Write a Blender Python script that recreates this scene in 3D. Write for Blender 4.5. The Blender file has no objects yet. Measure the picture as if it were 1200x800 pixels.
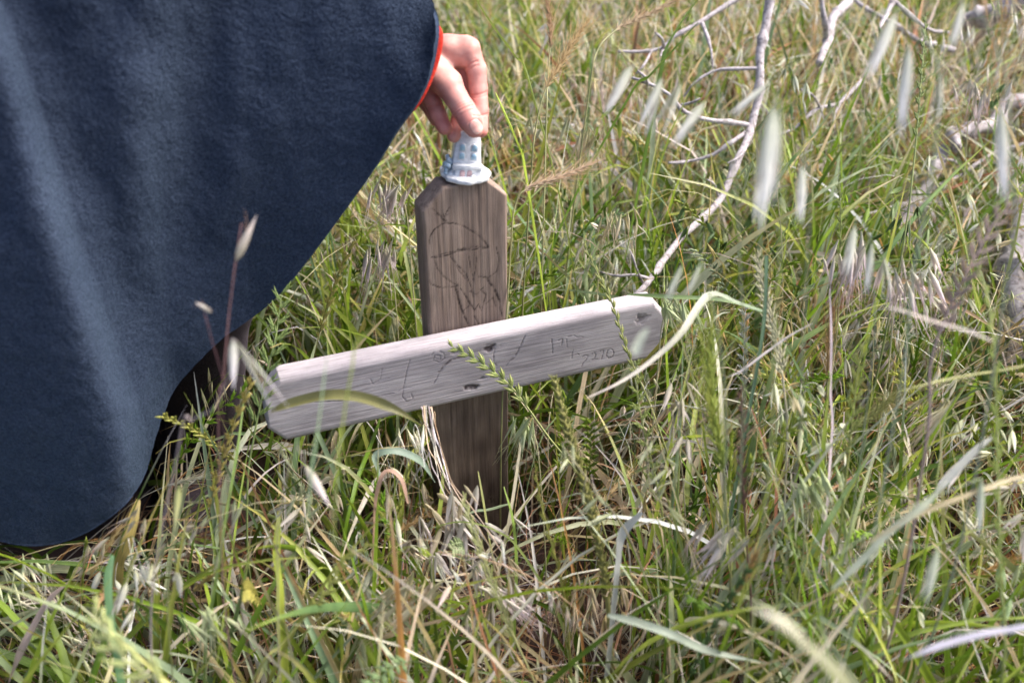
import bpy, math, random
import numpy as np
from mathutils import Vector

random.seed(7)
rng = np.random.default_rng(7)
scn = bpy.context.scene
COL = scn.collection

# ------------------------------------------------------------------ camera
PITCH = math.radians(36)
CAM = np.array([0.0, 0.0, 1.0])
FWD = np.array([0, math.cos(PITCH), -math.sin(PITCH)])
UP = np.array([0, math.sin(PITCH), math.cos(PITCH)])
RT = np.array([1.0, 0, 0])
FPX = 35.0 / 36.0 * 1200
cam = bpy.data.cameras.new("camera")
cam.lens = 35
cam.sensor_width = 36
cam.clip_start = 0.02
cam.clip_end = 500
cam.dof.use_dof = True
cam.dof.focus_distance = 1.09
cam.dof.aperture_fstop = 4.0
camo = bpy.data.objects.new("camera", cam)
COL.objects.link(camo)
camo.location = CAM
camo.rotation_euler = (math.radians(90) - PITCH, 0, 0)
scn.camera = camo

# ------------------------------------------------------------------ light
SUN_EL, SUN_AZ = math.radians(52), math.radians(68)      # azimuth measured from +Y towards +X
w = bpy.data.worlds.new("World")
scn.world = w
w.use_nodes = True
nt = w.node_tree
sky = nt.nodes.new("ShaderNodeTexSky")
sky.sky_type = 'NISHITA'
sky.sun_disc = False
sky.sun_elevation = SUN_EL
sky.sun_rotation = SUN_AZ
sky.air_density = 0.8
sky.dust_density = 5.0
sky.ozone_density = 0.6
bg = nt.nodes["Background"]
bg.inputs[1].default_value = 0.135
nt.links.new(sky.outputs[0], bg.inputs[0])
sl = bpy.data.lights.new("sun", 'SUN')
sl.energy = 3.0
sl.angle = math.radians(34)
sl.color = (1.0, 0.95, 0.9)
so = bpy.data.objects.new("sun", sl)
COL.objects.link(so)
sd = Vector((math.sin(SUN_AZ) * math.cos(SUN_EL), math.cos(SUN_AZ) * math.cos(SUN_EL), math.sin(SUN_EL)))
so.rotation_euler = sd.to_track_quat('Z', 'Y').to_euler()
scn.view_settings.view_transform = 'Standard'
scn.view_settings.look = 'None'
scn.view_settings.exposure = 1.30
scn.view_settings.gamma = 1
scn.cycles.use_denoising = True
scn.cycles.max_bounces = 7
scn.cycles.transmission_bounces = 5

# ------------------------------------------------------------------ helpers
def ray(px, py):
    a = np.asarray(px, float); b = np.asarray(py, float)
    u = (a - 600) / FPX; v = -(b - 400) / FPX
    return u[..., None] * RT + v[..., None] * UP + FWD
def PZ(px, py, z):                                   # point at a camera depth
    return CAM + np.asarray(z, float)[..., None] * ray(px, py)
def PY(px, py, yw):                                  # point at a distance along the ground
    r = ray(px, py)
    return CAM + (np.asarray(yw, float) / r[..., 1])[..., None] * r
def project(P):
    d = P - CAM
    z = d @ FWD
    zz = np.where(z > 0.02, z, 0.02)
    return 600 + FPX * d[..., 0] / zz, 400 - FPX * (d @ UP) / zz, z
def norm(a):
    return a / np.maximum(np.linalg.norm(a, axis=-1, keepdims=True), 1e-9)

def hsh(ix, iy, iz, seed):
    n = (ix.astype(np.int64) * 374761393 + iy.astype(np.int64) * 668265263 + iz.astype(np.int64) * 2147483647 % 1274126177 + seed * 144665)
    n = (n ^ (n >> 13)) * 1274126177
    n = n & 0x7fffffff
    n = (n ^ (n >> 16)) & 0xffff
    return n / 65535.0
def vn(x, y, z=None, seed=0):
    x = np.asarray(x, float); y = np.asarray(y, float)
    z = np.zeros_like(x) if z is None else np.asarray(z, float)
    x, y, z = np.broadcast_arrays(x, y, z)
    fx, fy, fz = np.floor(x), np.floor(y), np.floor(z)
    tx, ty, tz = x - fx, y - fy, z - fz
    tx = tx * tx * (3 - 2 * tx); ty = ty * ty * (3 - 2 * ty); tz = tz * tz * (3 - 2 * tz)
    r = 0
    for a in (0, 1):
        for b in (0, 1):
            for c in (0, 1):
                wgt = (tx if a else 1 - tx) * (ty if b else 1 - ty) * (tz if c else 1 - tz)
                r = r + wgt * hsh(fx + a, fy + b, fz + c, seed)
    return r
def catmull(pts, n):
    P = np.asarray(pts, float)
    if len(P) == 2:
        t = np.linspace(0, 1, n)[:, None]
        return P[0] * (1 - t) + P[1] * t
    Q = np.vstack([2 * P[0] - P[1], P, 2 * P[-1] - P[-2]])
    t = np.linspace(0, len(P) - 1 - 1e-6, n)
    i = t.astype(int); f = (t - i)[:, None]
    a, b, c, d = Q[i], Q[i + 1], Q[i + 2], Q[i + 3]
    return 0.5 * (2 * b + (c - a) * f + (2 * a - 5 * b + 4 * c - d) * f ** 2 + (3 * b - a - 3 * c + d) * f ** 3)

def mesh(name, V, F, mat, col=None, uv=None, smooth=True):
    """V (n,3); F (m,3 or 4) array or a list of such; col per-vertex rgb; uv per-vertex"""
    me = bpy.data.meshes.new(name)
    V = np.ascontiguousarray(V, np.float32)
    Fs = F if isinstance(F, list) else [F]
    Fs = [np.asarray(f, np.int32) for f in Fs if len(f)]
    idx = np.concatenate([f.ravel() for f in Fs])
    tot = np.concatenate([np.full(len(f), f.shape[1], np.int32) for f in Fs])
    me.vertices.add(len(V)); me.vertices.foreach_set("co", V.ravel())
    me.loops.add(len(idx)); me.loops.foreach_set("vertex_index", idx)
    me.polygons.add(len(tot))
    st = np.concatenate([[0], np.cumsum(tot)[:-1]]).astype(np.int32)
    me.polygons.foreach_set("loop_start", st); me.polygons.foreach_set("loop_total", tot)
    if smooth:
        me.polygons.foreach_set("use_smooth", np.ones(len(tot), bool))
    if uv is not None:
        l = me.uv_layers.new(name="UVMap")
        l.data.foreach_set("uv", np.asarray(uv, np.float32)[idx].ravel())
    if col is not None:
        c = np.ones((len(V), 4), np.float32); c[:, :3] = col
        a = me.color_attributes.new("Col", 'FLOAT_COLOR', 'POINT')
        a.data.foreach_set("color", c.ravel())
    me.update(calc_edges=True)
    me.validate(clean_customdata=False)
    if mat: me.materials.append(mat)
    return me
def obj(name, me, parent=None, label=None, cat=None, group=None, kind=None, loc=None):
    o = bpy.data.objects.new(name, me)
    COL.objects.link(o)
    if parent: o.parent = parent
    if loc is not None: o.location = loc
    if label: o["label"] = label
    if cat: o["category"] = cat
    if group: o["group"] = group
    if kind: o["kind"] = kind
    return o
def relocate(me, base):
    co = np.empty(len(me.vertices) * 3, np.float32)
    me.vertices.foreach_get("co", co)
    co = co.reshape(-1, 3) - np.asarray(base, np.float32)
    me.vertices.foreach_set("co", co.ravel()); me.update()

def tube(P, R, n=8, seed=0, lump=0.0, cap=True):
    P = np.asarray(P, float); K = len(P)
    R = np.broadcast_to(np.asarray(R, float), (K,))
    T = norm(np.gradient(P, axis=0))
    ref = np.array([0.3, 0.2, 0.93]) if abs(T[0] @ np.array([0.3, 0.2, 0.93])) < 0.9 else np.array([1.0, 0, 0])
    A = np.zeros((K, 3)); a = norm(np.cross(T[0], ref))
    for i in range(K):
        a = norm(a - T[i] * (a @ T[i])); A[i] = a
    B = np.cross(T, A)
    th = np.linspace(0, 2 * math.pi, n, endpoint=False)
    rr = R[:, None] * np.ones(n)
    if lump:
        s = np.concatenate([[0], np.cumsum(np.linalg.norm(np.diff(P, axis=0), axis=1))])
        rr = rr * (1 + lump * (vn(s[:, None] / R.mean() * 0.5 + seed, np.cos(th)[None] * 1.5 + 5, np.sin(th)[None] * 1.5 + 9, seed) - 0.5) * 2)
    V = P[:, None] + rr[..., None] * (np.cos(th)[None, :, None] * A[:, None] + np.sin(th)[None, :, None] * B[:, None])
    V = V.reshape(-1, 3)
    i = np.arange(K - 1)[:, None] * n; j = np.arange(n)[None]
    F = np.stack([i + j, i + (j + 1) % n, i + n + (j + 1) % n, i + n + j], -1).reshape(-1, 4)
    Fs = [F]
    if cap:
        c0 = len(V)
        V = np.vstack([V, P[0], P[-1]])
        k = np.arange(n)
        Fs.append(np.stack([np.full(n, c0), (k + 1) % n, k], -1))
        Fs.append(np.stack([np.full(n, c0 + 1), (K - 1) * n + k, (K - 1) * n + (k + 1) % n], -1))
    return V, Fs
class Acc:
    def __init__(s): s.V = []; s.F3 = []; s.F4 = []; s.C = []; s.U = []; s.n = 0
    def add(s, V, F, c=None, uv=None):
        V = np.asarray(V, float)
        for f in (F if isinstance(F, list) else [F]):
            f = np.asarray(f)
            if len(f) == 0: continue
            (s.F3 if f.shape[1] == 3 else s.F4).append(f + s.n)
        s.V.append(V)
        s.C.append(np.broadcast_to(np.asarray((1, 1, 1) if c is None else c, float), (len(V), 3)))
        s.U.append(np.zeros((len(V), 2)) if uv is None else uv)
        s.n += len(V)
    def mesh(s, name, mat, smooth=True, base=None):
        V = np.vstack(s.V)
        if base is not None: V = V - base
        F = []
        if s.F3: F.append(np.vstack(s.F3))
        if s.F4: F.append(np.vstack(s.F4))
        return mesh(name, V, F, mat, np.vstack(s.C), np.vstack(s.U), smooth)

# ------------------------------------------------------------------ materials
def newmat(name):
    m = bpy.data.materials.new(name); m.use_nodes = True
    n = m.node_tree.nodes; p = n["Principled BSDF"]
    return m, m.node_tree, p
def N(t, kind, **kw):
    n = t.nodes.new(kind)
    for k, v in kw.items():
        if k in n.inputs.keys(): n.inputs[k].default_value = v
        else: setattr(n, k, v)
    return n
def ramp(t, fac, stops):
    r = t.nodes.new("ShaderNodeValToRGB")
    while len(r.color_ramp.elements) < len(stops): r.color_ramp.elements.new(0.5)
    for e, (p, c) in zip(r.color_ramp.elements, stops):
        e.position = p; e.color = (*c, 1) if len(c) == 3 else c
    t.links.new(fac, r.inputs[0]); return r.outputs[0]
def mixc(t, fac, a, b, mode='MIX'):
    m = t.nodes.new("ShaderNodeMix"); m.data_type = 'RGBA'; m.blend_type = mode
    for v, i in ((fac, 0), (a, 6), (b, 7)):
        if isinstance(v, (int, float)): m.inputs[i].default_value = v
        elif isinstance(v, tuple): m.inputs[i].default_value = (*v, 1)
        else: t.links.new(v, m.inputs[i])
    return m.outputs[2]

def leaf_material(name, rough=0.5, trans=0.3, spec=0.4):
    m, t, p = newmat(name)
    at = N(t, "ShaderNodeAttribute", attribute_name="Col")
    uv = N(t, "ShaderNodeUVMap")
    mp = N(t, "ShaderNodeMapping"); mp.inputs["Scale"].default_value = (9, 1.2, 1)
    t.links.new(uv.outputs[0], mp.inputs[0])
    no = N(t, "ShaderNodeTexNoise", Scale=1.0, Detail=4.0, Roughness=0.65)
    t.links.new(mp.outputs[0], no.inputs["Vector"])
    str_ = ramp(t, no.outputs[0], [(0.3, (0.62, 0.62, 0.6)), (0.7, (1.3, 1.3, 1.32))])
    tc = N(t, "ShaderNodeTexCoord")
    n2 = N(t, "ShaderNodeTexNoise", Scale=55.0, Detail=3.0)
    t.links.new(tc.outputs["Object"], n2.inputs["Vector"])
    c = mixc(t, 1.0, at.outputs["Color"], str_, 'MULTIPLY')
    blot = ramp(t, n2.outputs[0], [(0.35, (0.75, 0.78, 0.8)), (0.65, (1.12, 1.1, 1.05))])
    c = mixc(t, 0.8, c, blot, 'MULTIPLY')
    t.links.new(c, p.inputs["Base Color"])
    p.inputs["Roughness"].default_value = rough
    p.inputs["Specular IOR Level"].default_value = spec
    wv = N(t, "ShaderNodeTexWave", Scale=2.2, Distortion=1.0); wv.bands_direction = 'X'
    t.links.new(uv.outputs[0], wv.inputs["Vector"])
    bp = N(t, "ShaderNodeBump", Strength=0.35, Distance=0.0004)
    t.links.new(wv.outputs[0], bp.inputs["Height"])
    t.links.new(bp.outputs[0], p.inputs["Normal"])
    tr = N(t, "ShaderNodeBsdfTranslucent")
    t.links.new(c, tr.inputs[0])
    mx = N(t, "ShaderNodeMixShader"); mx.inputs[0].default_value = trans
    t.links.new(p.outputs[0], mx.inputs[1]); t.links.new(tr.outputs[0], mx.inputs[2])
    t.links.new(mx.outputs[0], t.nodes["Material Output"].inputs[0])
    return m
M_LEAF = leaf_material("grass_leaf", 0.42, 0.38, 0.45)
M_SEED = leaf_material("seed_husk", 0.5, 0.38, 0.35)
M_STEM = leaf_material("grass_stem", 0.5, 0.1, 0.4)

def soil_material():
    m, t, p = newmat("soil")
    tc = N(t, "ShaderNodeTexCoord")
    n1 = N(t, "ShaderNodeTexNoise", Scale=14.0, Detail=8.0, Roughness=0.7)
    t.links.new(tc.outputs["Object"], n1.inputs["Vector"])
    c = ramp(t, n1.outputs[0], [(0.3, (0.022, 0.011, 0.009)), (0.7, (0.065, 0.036, 0.027))])
    t.links.new(c, p.inputs["Base Color"]); p.inputs["Roughness"].default_value = 0.95
    bp = N(t, "ShaderNodeBump", Strength=0.8, Distance=0.01)
    t.links.new(n1.outputs[0], bp.inputs["Height"]); t.links.new(bp.outputs[0], p.inputs["Normal"])
    return m

def wood_material(name, light, mid, dark, stain, long_axis):
    """weathered timber: fine fibres along the board, Col.r = ink / rot stain, Col.g = silvering"""
    m, t, p = newmat(name)
    tc = N(t, "ShaderNodeTexCoord")
    def noise(sc, det, al):
        mp = N(t, "ShaderNodeMapping"); s = [sc, sc, sc]; s[long_axis] = sc * al
        mp.inputs["Scale"].default_value = s
        t.links.new(tc.outputs["Object"], mp.inputs[0])
        no = N(t, "ShaderNodeTexNoise", Scale=1.0, Detail=det, Roughness=0.62)
        t.links.new(mp.outputs[0], no.inputs["Vector"]); return no.outputs[0]
    fine = noise(900, 4.0, 0.035); broad = noise(160, 5.0, 0.05); blot = noise(26, 5.0, 0.4); speck = noise(700, 2.0, 1.0)
    a = ramp(t, broad, [(0.28, dark), (0.5, mid), (0.75, light)])
    f = ramp(t, fine, [(0.30, (0.62, 0.6, 0.58)), (0.55, (1.06, 1.06, 1.07))])
    c = mixc(t, 0.85, a, f, 'MULTIPLY')
    b = ramp(t, blot, [(0.35, (0.62, 0.6, 0.62)), (0.65, (1.15, 1.13, 1.12))])
    c = mixc(t, 0.9, c, b, 'MULTIPLY')
    s = ramp(t, speck, [(0.25, (0.6, 0.57, 0.55)), (0.4, (1, 1, 1)), (0.7, (1, 1, 1)), (0.8, (1.35, 1.33, 1.3))])
    c = mixc(t, 0.7, c, s, 'MULTIPLY')
    at = N(t, "ShaderNodeAttribute", attribute_name="Col")
    sp = N(t, "ShaderNodeSeparateColor"); t.links.new(at.outputs["Color"], sp.inputs[0])
    c = mixc(t, sp.outputs[1], c, mixc(t, 0.6, c, light))
    c = mixc(t, sp.outputs[0], c, stain)
    t.links.new(c, p.inputs["Base Color"]); p.inputs["Roughness"].default_value = 0.8
    p.inputs["Specular IOR Level"].default_value = 0.25
    bp = N(t, "ShaderNodeBump", Strength=0.55, Distance=0.0006)
    t.links.new(fine, bp.inputs["Height"])
    bp2 = N(t, "ShaderNodeBump", Strength=0.5, Distance=0.0015)
    t.links.new(broad, bp2.inputs["Height"]); t.links.new(bp.outputs[0], bp2.inputs["Normal"])
    t.links.new(bp2.outputs[0], p.inputs["Normal"])
    return m
M_POST = wood_material("weathered_brown_timber", (0.35, 0.275, 0.225), (0.25, 0.188, 0.152), (0.15, 0.106, 0.084), (0.022, 0.014, 0.013), 2)
M_BAR = wood_material("silver_grey_timber", (0.46, 0.435, 0.455), (0.42, 0.39, 0.41), (0.35, 0.32, 0.335), (0.055, 0.038, 0.042), 0)

def bark_material():
    m, t, p = newmat("pale_dead_bark")
    tc = N(t, "ShaderNodeTexCoord")
    n1 = N(t, "ShaderNodeTexNoise", Scale=130.0, Detail=6.0, Roughness=0.7)
    n2 = N(t, "ShaderNodeTexNoise", Scale=600.0, Detail=3.0)
    for n in (n1, n2): t.links.new(tc.outputs["Object"], n.inputs["Vector"])
    c = ramp(t, n1.outputs[0], [(0.32, (0.09, 0.075, 0.075)), (0.47, (0.33, 0.295, 0.31)), (0.74, (0.54, 0.51, 0.54))])
    d = ramp(t, n2.outputs[0], [(0.3, (0.5, 0.48, 0.48)), (0.5, (1.1, 1.1, 1.1))])
    c = mixc(t, 0.8, c, d, 'MULTIPLY')
    t.links.new(c, p.inputs["Base Color"]); p.inputs["Roughness"].default_value = 0.85
    bp = N(t, "ShaderNodeBump", Strength=0.9, Distance=0.0012)
    t.links.new(n1.outputs[0], bp.inputs["Height"]); t.links.new(bp.outputs[0], p.inputs["Normal"])
    return m
M_BARK = bark_material()

def fleece_material(name, c0, c1, tint, sheen=0.5):
    m, t, p = newmat(name)
    tc = N(t, "ShaderNodeTexCoord")
    n1 = N(t, "ShaderNodeTexNoise", Scale=380.0, Detail=5.0, Roughness=0.6)
    n2 = N(t, "ShaderNodeTexNoise", Scale=1100.0, Detail=3.0, Roughness=0.7)
    n3 = N(t, "ShaderNodeTexNoise", Scale=9.0, Detail=3.0)
    for n in (n1, n2, n3): t.links.new(tc.outputs["Object"], n.inputs["Vector"])
    c = ramp(t, n1.outputs[0], [(0.3, c0), (0.7, c1)])
    d = ramp(t, n2.outputs[0], [(0.3, (0.7, 0.7, 0.7)), (0.7, (1.3, 1.3, 1.3))])
    c = mixc(t, 1.0, c, d, 'MULTIPLY')
    e = ramp(t, n3.outputs[0], [(0.35, (0.85, 0.85, 0.87)), (0.65, (1.12, 1.1, 1.08))])
    c = mixc(t, 1.0, c, e, 'MULTIPLY')
    t.links.new(c, p.inputs["Base Color"]); p.inputs["Roughness"].default_value = 1.0
    p.inputs["Specular IOR Level"].default_value = 0.05
    p.inputs["Sheen Weight"].default_value = sheen
    p.inputs["Sheen Roughness"].default_value = 0.6
    p.inputs["Sheen Tint"].default_value = (*tint, 1)
    bp = N(t, "ShaderNodeBump", Strength=0.9, Distance=0.0012)
    t.links.new(n1.outputs[0], bp.inputs["Height"])
    bp2 = N(t, "ShaderNodeBump", Strength=0.8, Distance=0.0005)
    t.links.new(n2.outputs[0], bp2.inputs["Height"]); t.links.new(bp.outputs[0], bp2.inputs["Normal"])
    t.links.new(bp2.outputs[0], p.inputs["Normal"])
    return m
M_FLEECE = fleece_material("dark_blue_fleece", (0.021, 0.030, 0.052), (0.048, 0.065, 0.106), (0.3, 0.5, 0.7), 0.10)
M_TROUSER = fleece_material("dark_trouser_cloth", (0.020, 0.016, 0.021), (0.042, 0.034, 0.042), (0.4, 0.35, 0.4), 0.15)
M_RED = fleece_material("red_cuff_knit", (0.48, 0.028, 0.018), (0.66, 0.05, 0.03), (1, 0.5, 0.4), 0.2)
M_HAIR = fleece_material("brown_hair", (0.03, 0.015, 0.008), (0.07, 0.035, 0.02), (0.5, 0.4, 0.3), 0.1)

def skin_material():
    m, t, p = newmat("skin")
    at = N(t, "ShaderNodeAttribute", attribute_name="Col")
    tc = N(t, "ShaderNodeTexCoord")
    n1 = N(t, "ShaderNodeTexNoise", Scale=120.0, Detail=5.0)
    n2 = N(t, "ShaderNodeTexVoronoi", Scale=900.0)
    for n in (n1, n2): t.links.new(tc.outputs["Object"], n.inputs["Vector"])
    b = ramp(t, n1.outputs[0], [(0.33, (0.88, 0.74, 0.74)), (0.67, (1.08, 1.06, 1.05))])
    c = mixc(t, 1.0, at.outputs["Color"], b, 'MULTIPLY')
    t.links.new(c, p.inputs["Base Color"])
    p.inputs["Roughness"].default_value = 0.5
    p.inputs["Specular IOR Level"].default_value = 0.4
    p.inputs["Subsurface Weight"].default_value = 0.25
    p.inputs["Subsurface Radius"].default_value = (1.0, 0.3, 0.2)
    p.inputs["Subsurface Scale"].default_value = 0.004
    bp = N(t, "ShaderNodeBump", Strength=0.12, Distance=0.0004)
    t.links.new(n2.outputs[0], bp.inputs["Height"]); t.links.new(bp.outputs[0], p.inputs["Normal"])
    return m
M_SKIN = skin_material()
def plain(name, rgb, rough=0.4, bump=0.0, scale=300.0, var=0.12, coat=0.0):
    m, t, p = newmat(name)
    tc = N(t, "ShaderNodeTexCoord")
    n1 = N(t, "ShaderNodeTexNoise", Scale=scale, Detail=4.0)
    t.links.new(tc.outputs["Object"], n1.inputs["Vector"])
    lo = tuple(x * (1 - var * 2) for x in rgb); hi = tuple(min(1, x * (1 + var)) for x in rgb)
    c = ramp(t, n1.outputs[0], [(0.35, lo), (0.65, hi)])
    t.links.new(c, p.inputs["Base Color"]); p.inputs["Roughness"].default_value = rough
    p.inputs["Coat Weight"].default_value = coat
    if bump:
        bp = N(t, "ShaderNodeBump", Strength=bump, Distance=0.0006)
        t.links.new(n1.outputs[0], bp.inputs["Height"]); t.links.new(bp.outputs[0], p.inputs["Normal"])
    return m

# ------------------------------------------------------------------ ground
def build_ground():
    n = 160
    g = np.linspace(-1, 1, n)
    s = np.sign(g) * (np.abs(g) ** 3) * 60 + g * 3
    X, Y = np.meshgrid(s, s + 1.5)
    Z = (vn(X * 3, Y * 3, seed=3) - 0.5) * 0.03 + (vn(X * 11, Y * 11, seed=4) - 0.5) * 0.015
    V = np.stack([X, Y, Z], -1).reshape(-1, 3)
    i = np.arange(n - 1)[:, None] * n + np.arange(n - 1)[None]
    F = np.stack([i, i + 1, i + n + 1, i + n], -1).reshape(-1, 4)
    obj("ground", mesh("ground", V, F, soil_material()), kind="structure")
build_ground()

# ------------------------------------------------------------------ cross
YAW = 0.40
EX = np.array([math.cos(YAW), math.sin(YAW), 0]); EN = np.array([math.sin(YAW), -math.cos(YAW), 0]); EZ = np.array([0, 0, 1.0])
POST_C = np.array([-0.050, 0.870, 0.0]); POST_T = 0.013
POST_TOP = 0.5615
ROLL = -0.045
BA = EX * math.cos(ROLL) + EZ * math.sin(ROLL); BB = -EX * math.sin(ROLL) + EZ * math.cos(ROLL)
BAR_C = np.array([-0.0398, 0.8445, 0.3605]) + EN * 0.0012

def seg_dist(p, q, a, b):
    d = b - a; L = max(d @ d, 1e-12)
    t = np.clip(((p - a[0]) * d[0] + (q - a[1]) * d[1]) / L, 0, 1)
    return np.hypot(p - a[0] - t * d[0], q - a[1] - t * d[1])
def board(half_w, half_t, s0, s1, cut0, cut1, marks, knots, ns, nf, seed, worn_top=0.0, r=0.0035, relief=1.0):
    """rings along s; local frame (across, thickness, along). Returns V(local), faces, stain"""
    s = np.linspace(0, 1, ns)
    e = 0.5 - 0.5 * np.cos(s * math.pi)
    s = (s * 0.8 + e * 0.2) * (s1 - s0) + s0
    nside, nb = 9, 10
    # ring parameter: list of (a,t) unit positions -> front (nf), right side, back, left side
    fa = np.linspace(-1, 1, nf)
    ring = [(a, 'f') for a in fa]
    A, Tt = [], []
    hw = np.full(ns, half_w)
    d0, d1 = s - s0, s1 - s
    hw = hw - np.maximum(0, cut0[1] - d0) / max(cut0[1], 1e-6) * cut0[0] - np.maximum(0, cut1[1] - d1) / max(cut1[1], 1e-6) * cut1[0]
    rows = []
    for k in range(ns):
        h = hw[k]
        hr = h - r; tr = half_t - r
        th = np.linspace(0, math.pi / 2, 9)[1:]
        fr = np.stack([fa * hr, np.full(nf, half_t)], 1)
        c1 = np.stack([hr + r * np.sin(th), tr + r * np.cos(th)], 1)
        sd = np.stack([np.full(nside, h), np.linspace(tr, -tr, nside + 2)[1:-1]], 1)
        c2 = np.stack([hr + r * np.cos(np.append(0, th[:-1])), -tr - r * np.sin(np.append(0, th[:-1]))], 1)
        bk = np.stack([np.linspace(hr, -hr, nb), np.full(nb, -half_t)], 1)
        rows.append(np.vstack([fr, c1, sd, c2, bk, c2[::-1] * [-1, 1], sd[::-1] * [-1, 1], c1[::-1] * [-1, 1]]))
    R = np.array(rows)                                 # ns, m, 2
    m = R.shape[1]
    S = np.repeat(s[:, None], m, 1)
    a, t = R[..., 0].copy(), R[..., 1].copy()
    fm = np.zeros(m); fm[:nf] = 1
    # weathering relief: fibres running along the board
    wav = (vn(S * 9, a * 30, seed=seed) - 0.5) * 0.004
    g = (vn((a + wav) * 900, S * 7, t * 400, seed + 1) - 0.5) * 0.00055 + (vn((a + wav) * 330, S * 4, t * 200, seed + 2) - 0.5) * 0.0009
    cr = np.clip(vn((a + wav) * 420, S * 3.2, t * 300, seed + 3) - 0.80, 0, 1) / 0.2
    crack = cr ** 1.5 * 0.0016
    stain = np.clip(cr * 0.5 * relief, 0, 0.6)
    if relief == 1.0: stain = np.maximum(stain, np.clip((0.36 - S) / .2, 0, 1) * .75 * (.4 + vn(S * 40, a * 90, seed=77)))
    disp = (g - crack) * relief
    f = S[:, :nf] * 0 + 1
    pa, ps = a[:, :nf], S[:, :nf]
    for pts, wd, depth, dark in marks:
        pts = np.asarray(pts, float)
        jit = (vn(pa * 700, ps * 700, seed=seed + 9) - 0.5) * wd * 0.6
        D = np.full(pa.shape, 9.0)
        for i in range(len(pts) - 1):
            D = np.minimum(D, seg_dist(pa, ps, pts[i], pts[i + 1]))
        kf = np.clip(1 - (D + jit) / wd, 0, 1)
        kf = kf * kf * (3 - 2 * kf)
        patch = 0.2 + 1.3 * vn(pa * 330, ps * 330, seed=seed + 11)
        disp[:, :nf] -= kf * depth
        stain[:, :nf] = np.maximum(stain[:, :nf], kf * dark * np.clip(patch, 0, 1))
    for ka, ks, ra, rs, dark in knots:
        q = np.hypot((pa - ka) / ra + (vn(pa * 300, ps * 300, seed=seed + 50) - .5) * .9, (ps - ks) / rs + (vn(pa * 260, ps * 260, seed=seed + 51) - .5) * 1.1)
        kf = np.clip(1.25 - q, 0, 1)
        ringp = 0.5 + 0.5 * np.sin(q * 14)
        stain[:, :nf] = np.maximum(stain[:, :nf], np.clip(kf * dark * 1.5, 0, 1) * (0.8 + 0.2 * ringp))
        disp[:, :nf] -= kf * 0.0015
        sm = np.clip(1 - np.hypot((pa - ka) / (ra * 1.8), (ps - ks) / (rs * 4.5)), 0, 1)
        stain[:, :nf] = np.maximum(stain[:, :nf], sm * dark * 0.4 * vn(pa * 900, ps * 90, seed=seed + 5))
    nrm = np.zeros(R.shape)
    nrm[:, :nf, 1] = 1
    nx = a[:, nf:] / half_w; nt = t[:, nf:] / half_t
    big = np.abs(nx) ** 6; bt = np.abs(nt) ** 6
    nn = norm(np.stack([np.sign(nx) * big, np.sign(nt) * bt], -1)); nrm[:, nf:] = nn
    a = a + nrm[..., 0] * disp; t = t + nrm[..., 1] * disp
    silver = np.clip(0.2 + worn_top * (a > half_w * 0.55) * 0.7, 0, 1) * np.ones_like(a)
    # ends: slightly uneven
    V = np.stack([a, t, S], -1).reshape(-1, 3)
    i = np.arange(ns - 1)[:, None] * m; j = np.arange(m)[None]
    F = [np.stack([i + j, i + m + j, i + m + (j + 1) % m, i + (j + 1) % m], -1).reshape(-1, 4)]
    st = stain.reshape(-1); sv = silver.reshape(-1)
    # caps: shrinking rings
    for end, k0 in ((0, 0), (1, (ns - 1) * m)):
        prev = np.arange(m) + k0
        base = V[prev].copy()
        for q, sc in enumerate((0.93, 0.7, 0.4, 0.12)):
            nv = base.copy(); nv[:, :2] *= sc
            nv[:, 2] += (1 if end else -1) * (0.0012 if q < 3 else 0.001) + (vn(nv[:, 0] * 500, nv[:, 1] * 500, seed=seed + 20) - 0.5) * 0.0012
            idx = len(V) + np.arange(m)
            V = np.vstack([V, nv]); st = np.append(st, np.full(m, 0.15)); sv = np.append(sv, np.full(m, 0.2))
            k = np.arange(m)
            quad = np.stack([prev, idx, idx[(k + 1) % m], prev[(k + 1) % m]], -1)
            F.append(quad if end else quad[:, ::-1])
            prev = idx
        c = len(V); V = np.vstack([V, V[prev].mean(0)]); st = np.append(st, 0.2); sv = np.append(sv, 0.2)
        k = np.arange(m)
        tri = np.stack([prev, np.full(m, c), prev[(k + 1) % m]], -1)
        F.append(tri if end else tri[:, ::-1])
    col = np.stack([st, sv, np.zeros_like(st)], -1)
    return V, F, col
def on_plane(pts, origin, ex, ez, k):
    """photo pixels -> (across, along) on a board's front face"""
    p = np.asarray(pts, float)
    r = ray(p[:, 0], p[:, 1])
    o = origin + EN * k
    tt = ((o - CAM) @ EN) / (r @ EN)
    P = CAM + tt[:, None] * r - origin
    return np.stack([P @ ex, P @ ez], 1)
def crop(pts, x0, y0, sc):
    return [(x0 + a / sc, y0 + b / sc) for a, b in pts]

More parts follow.
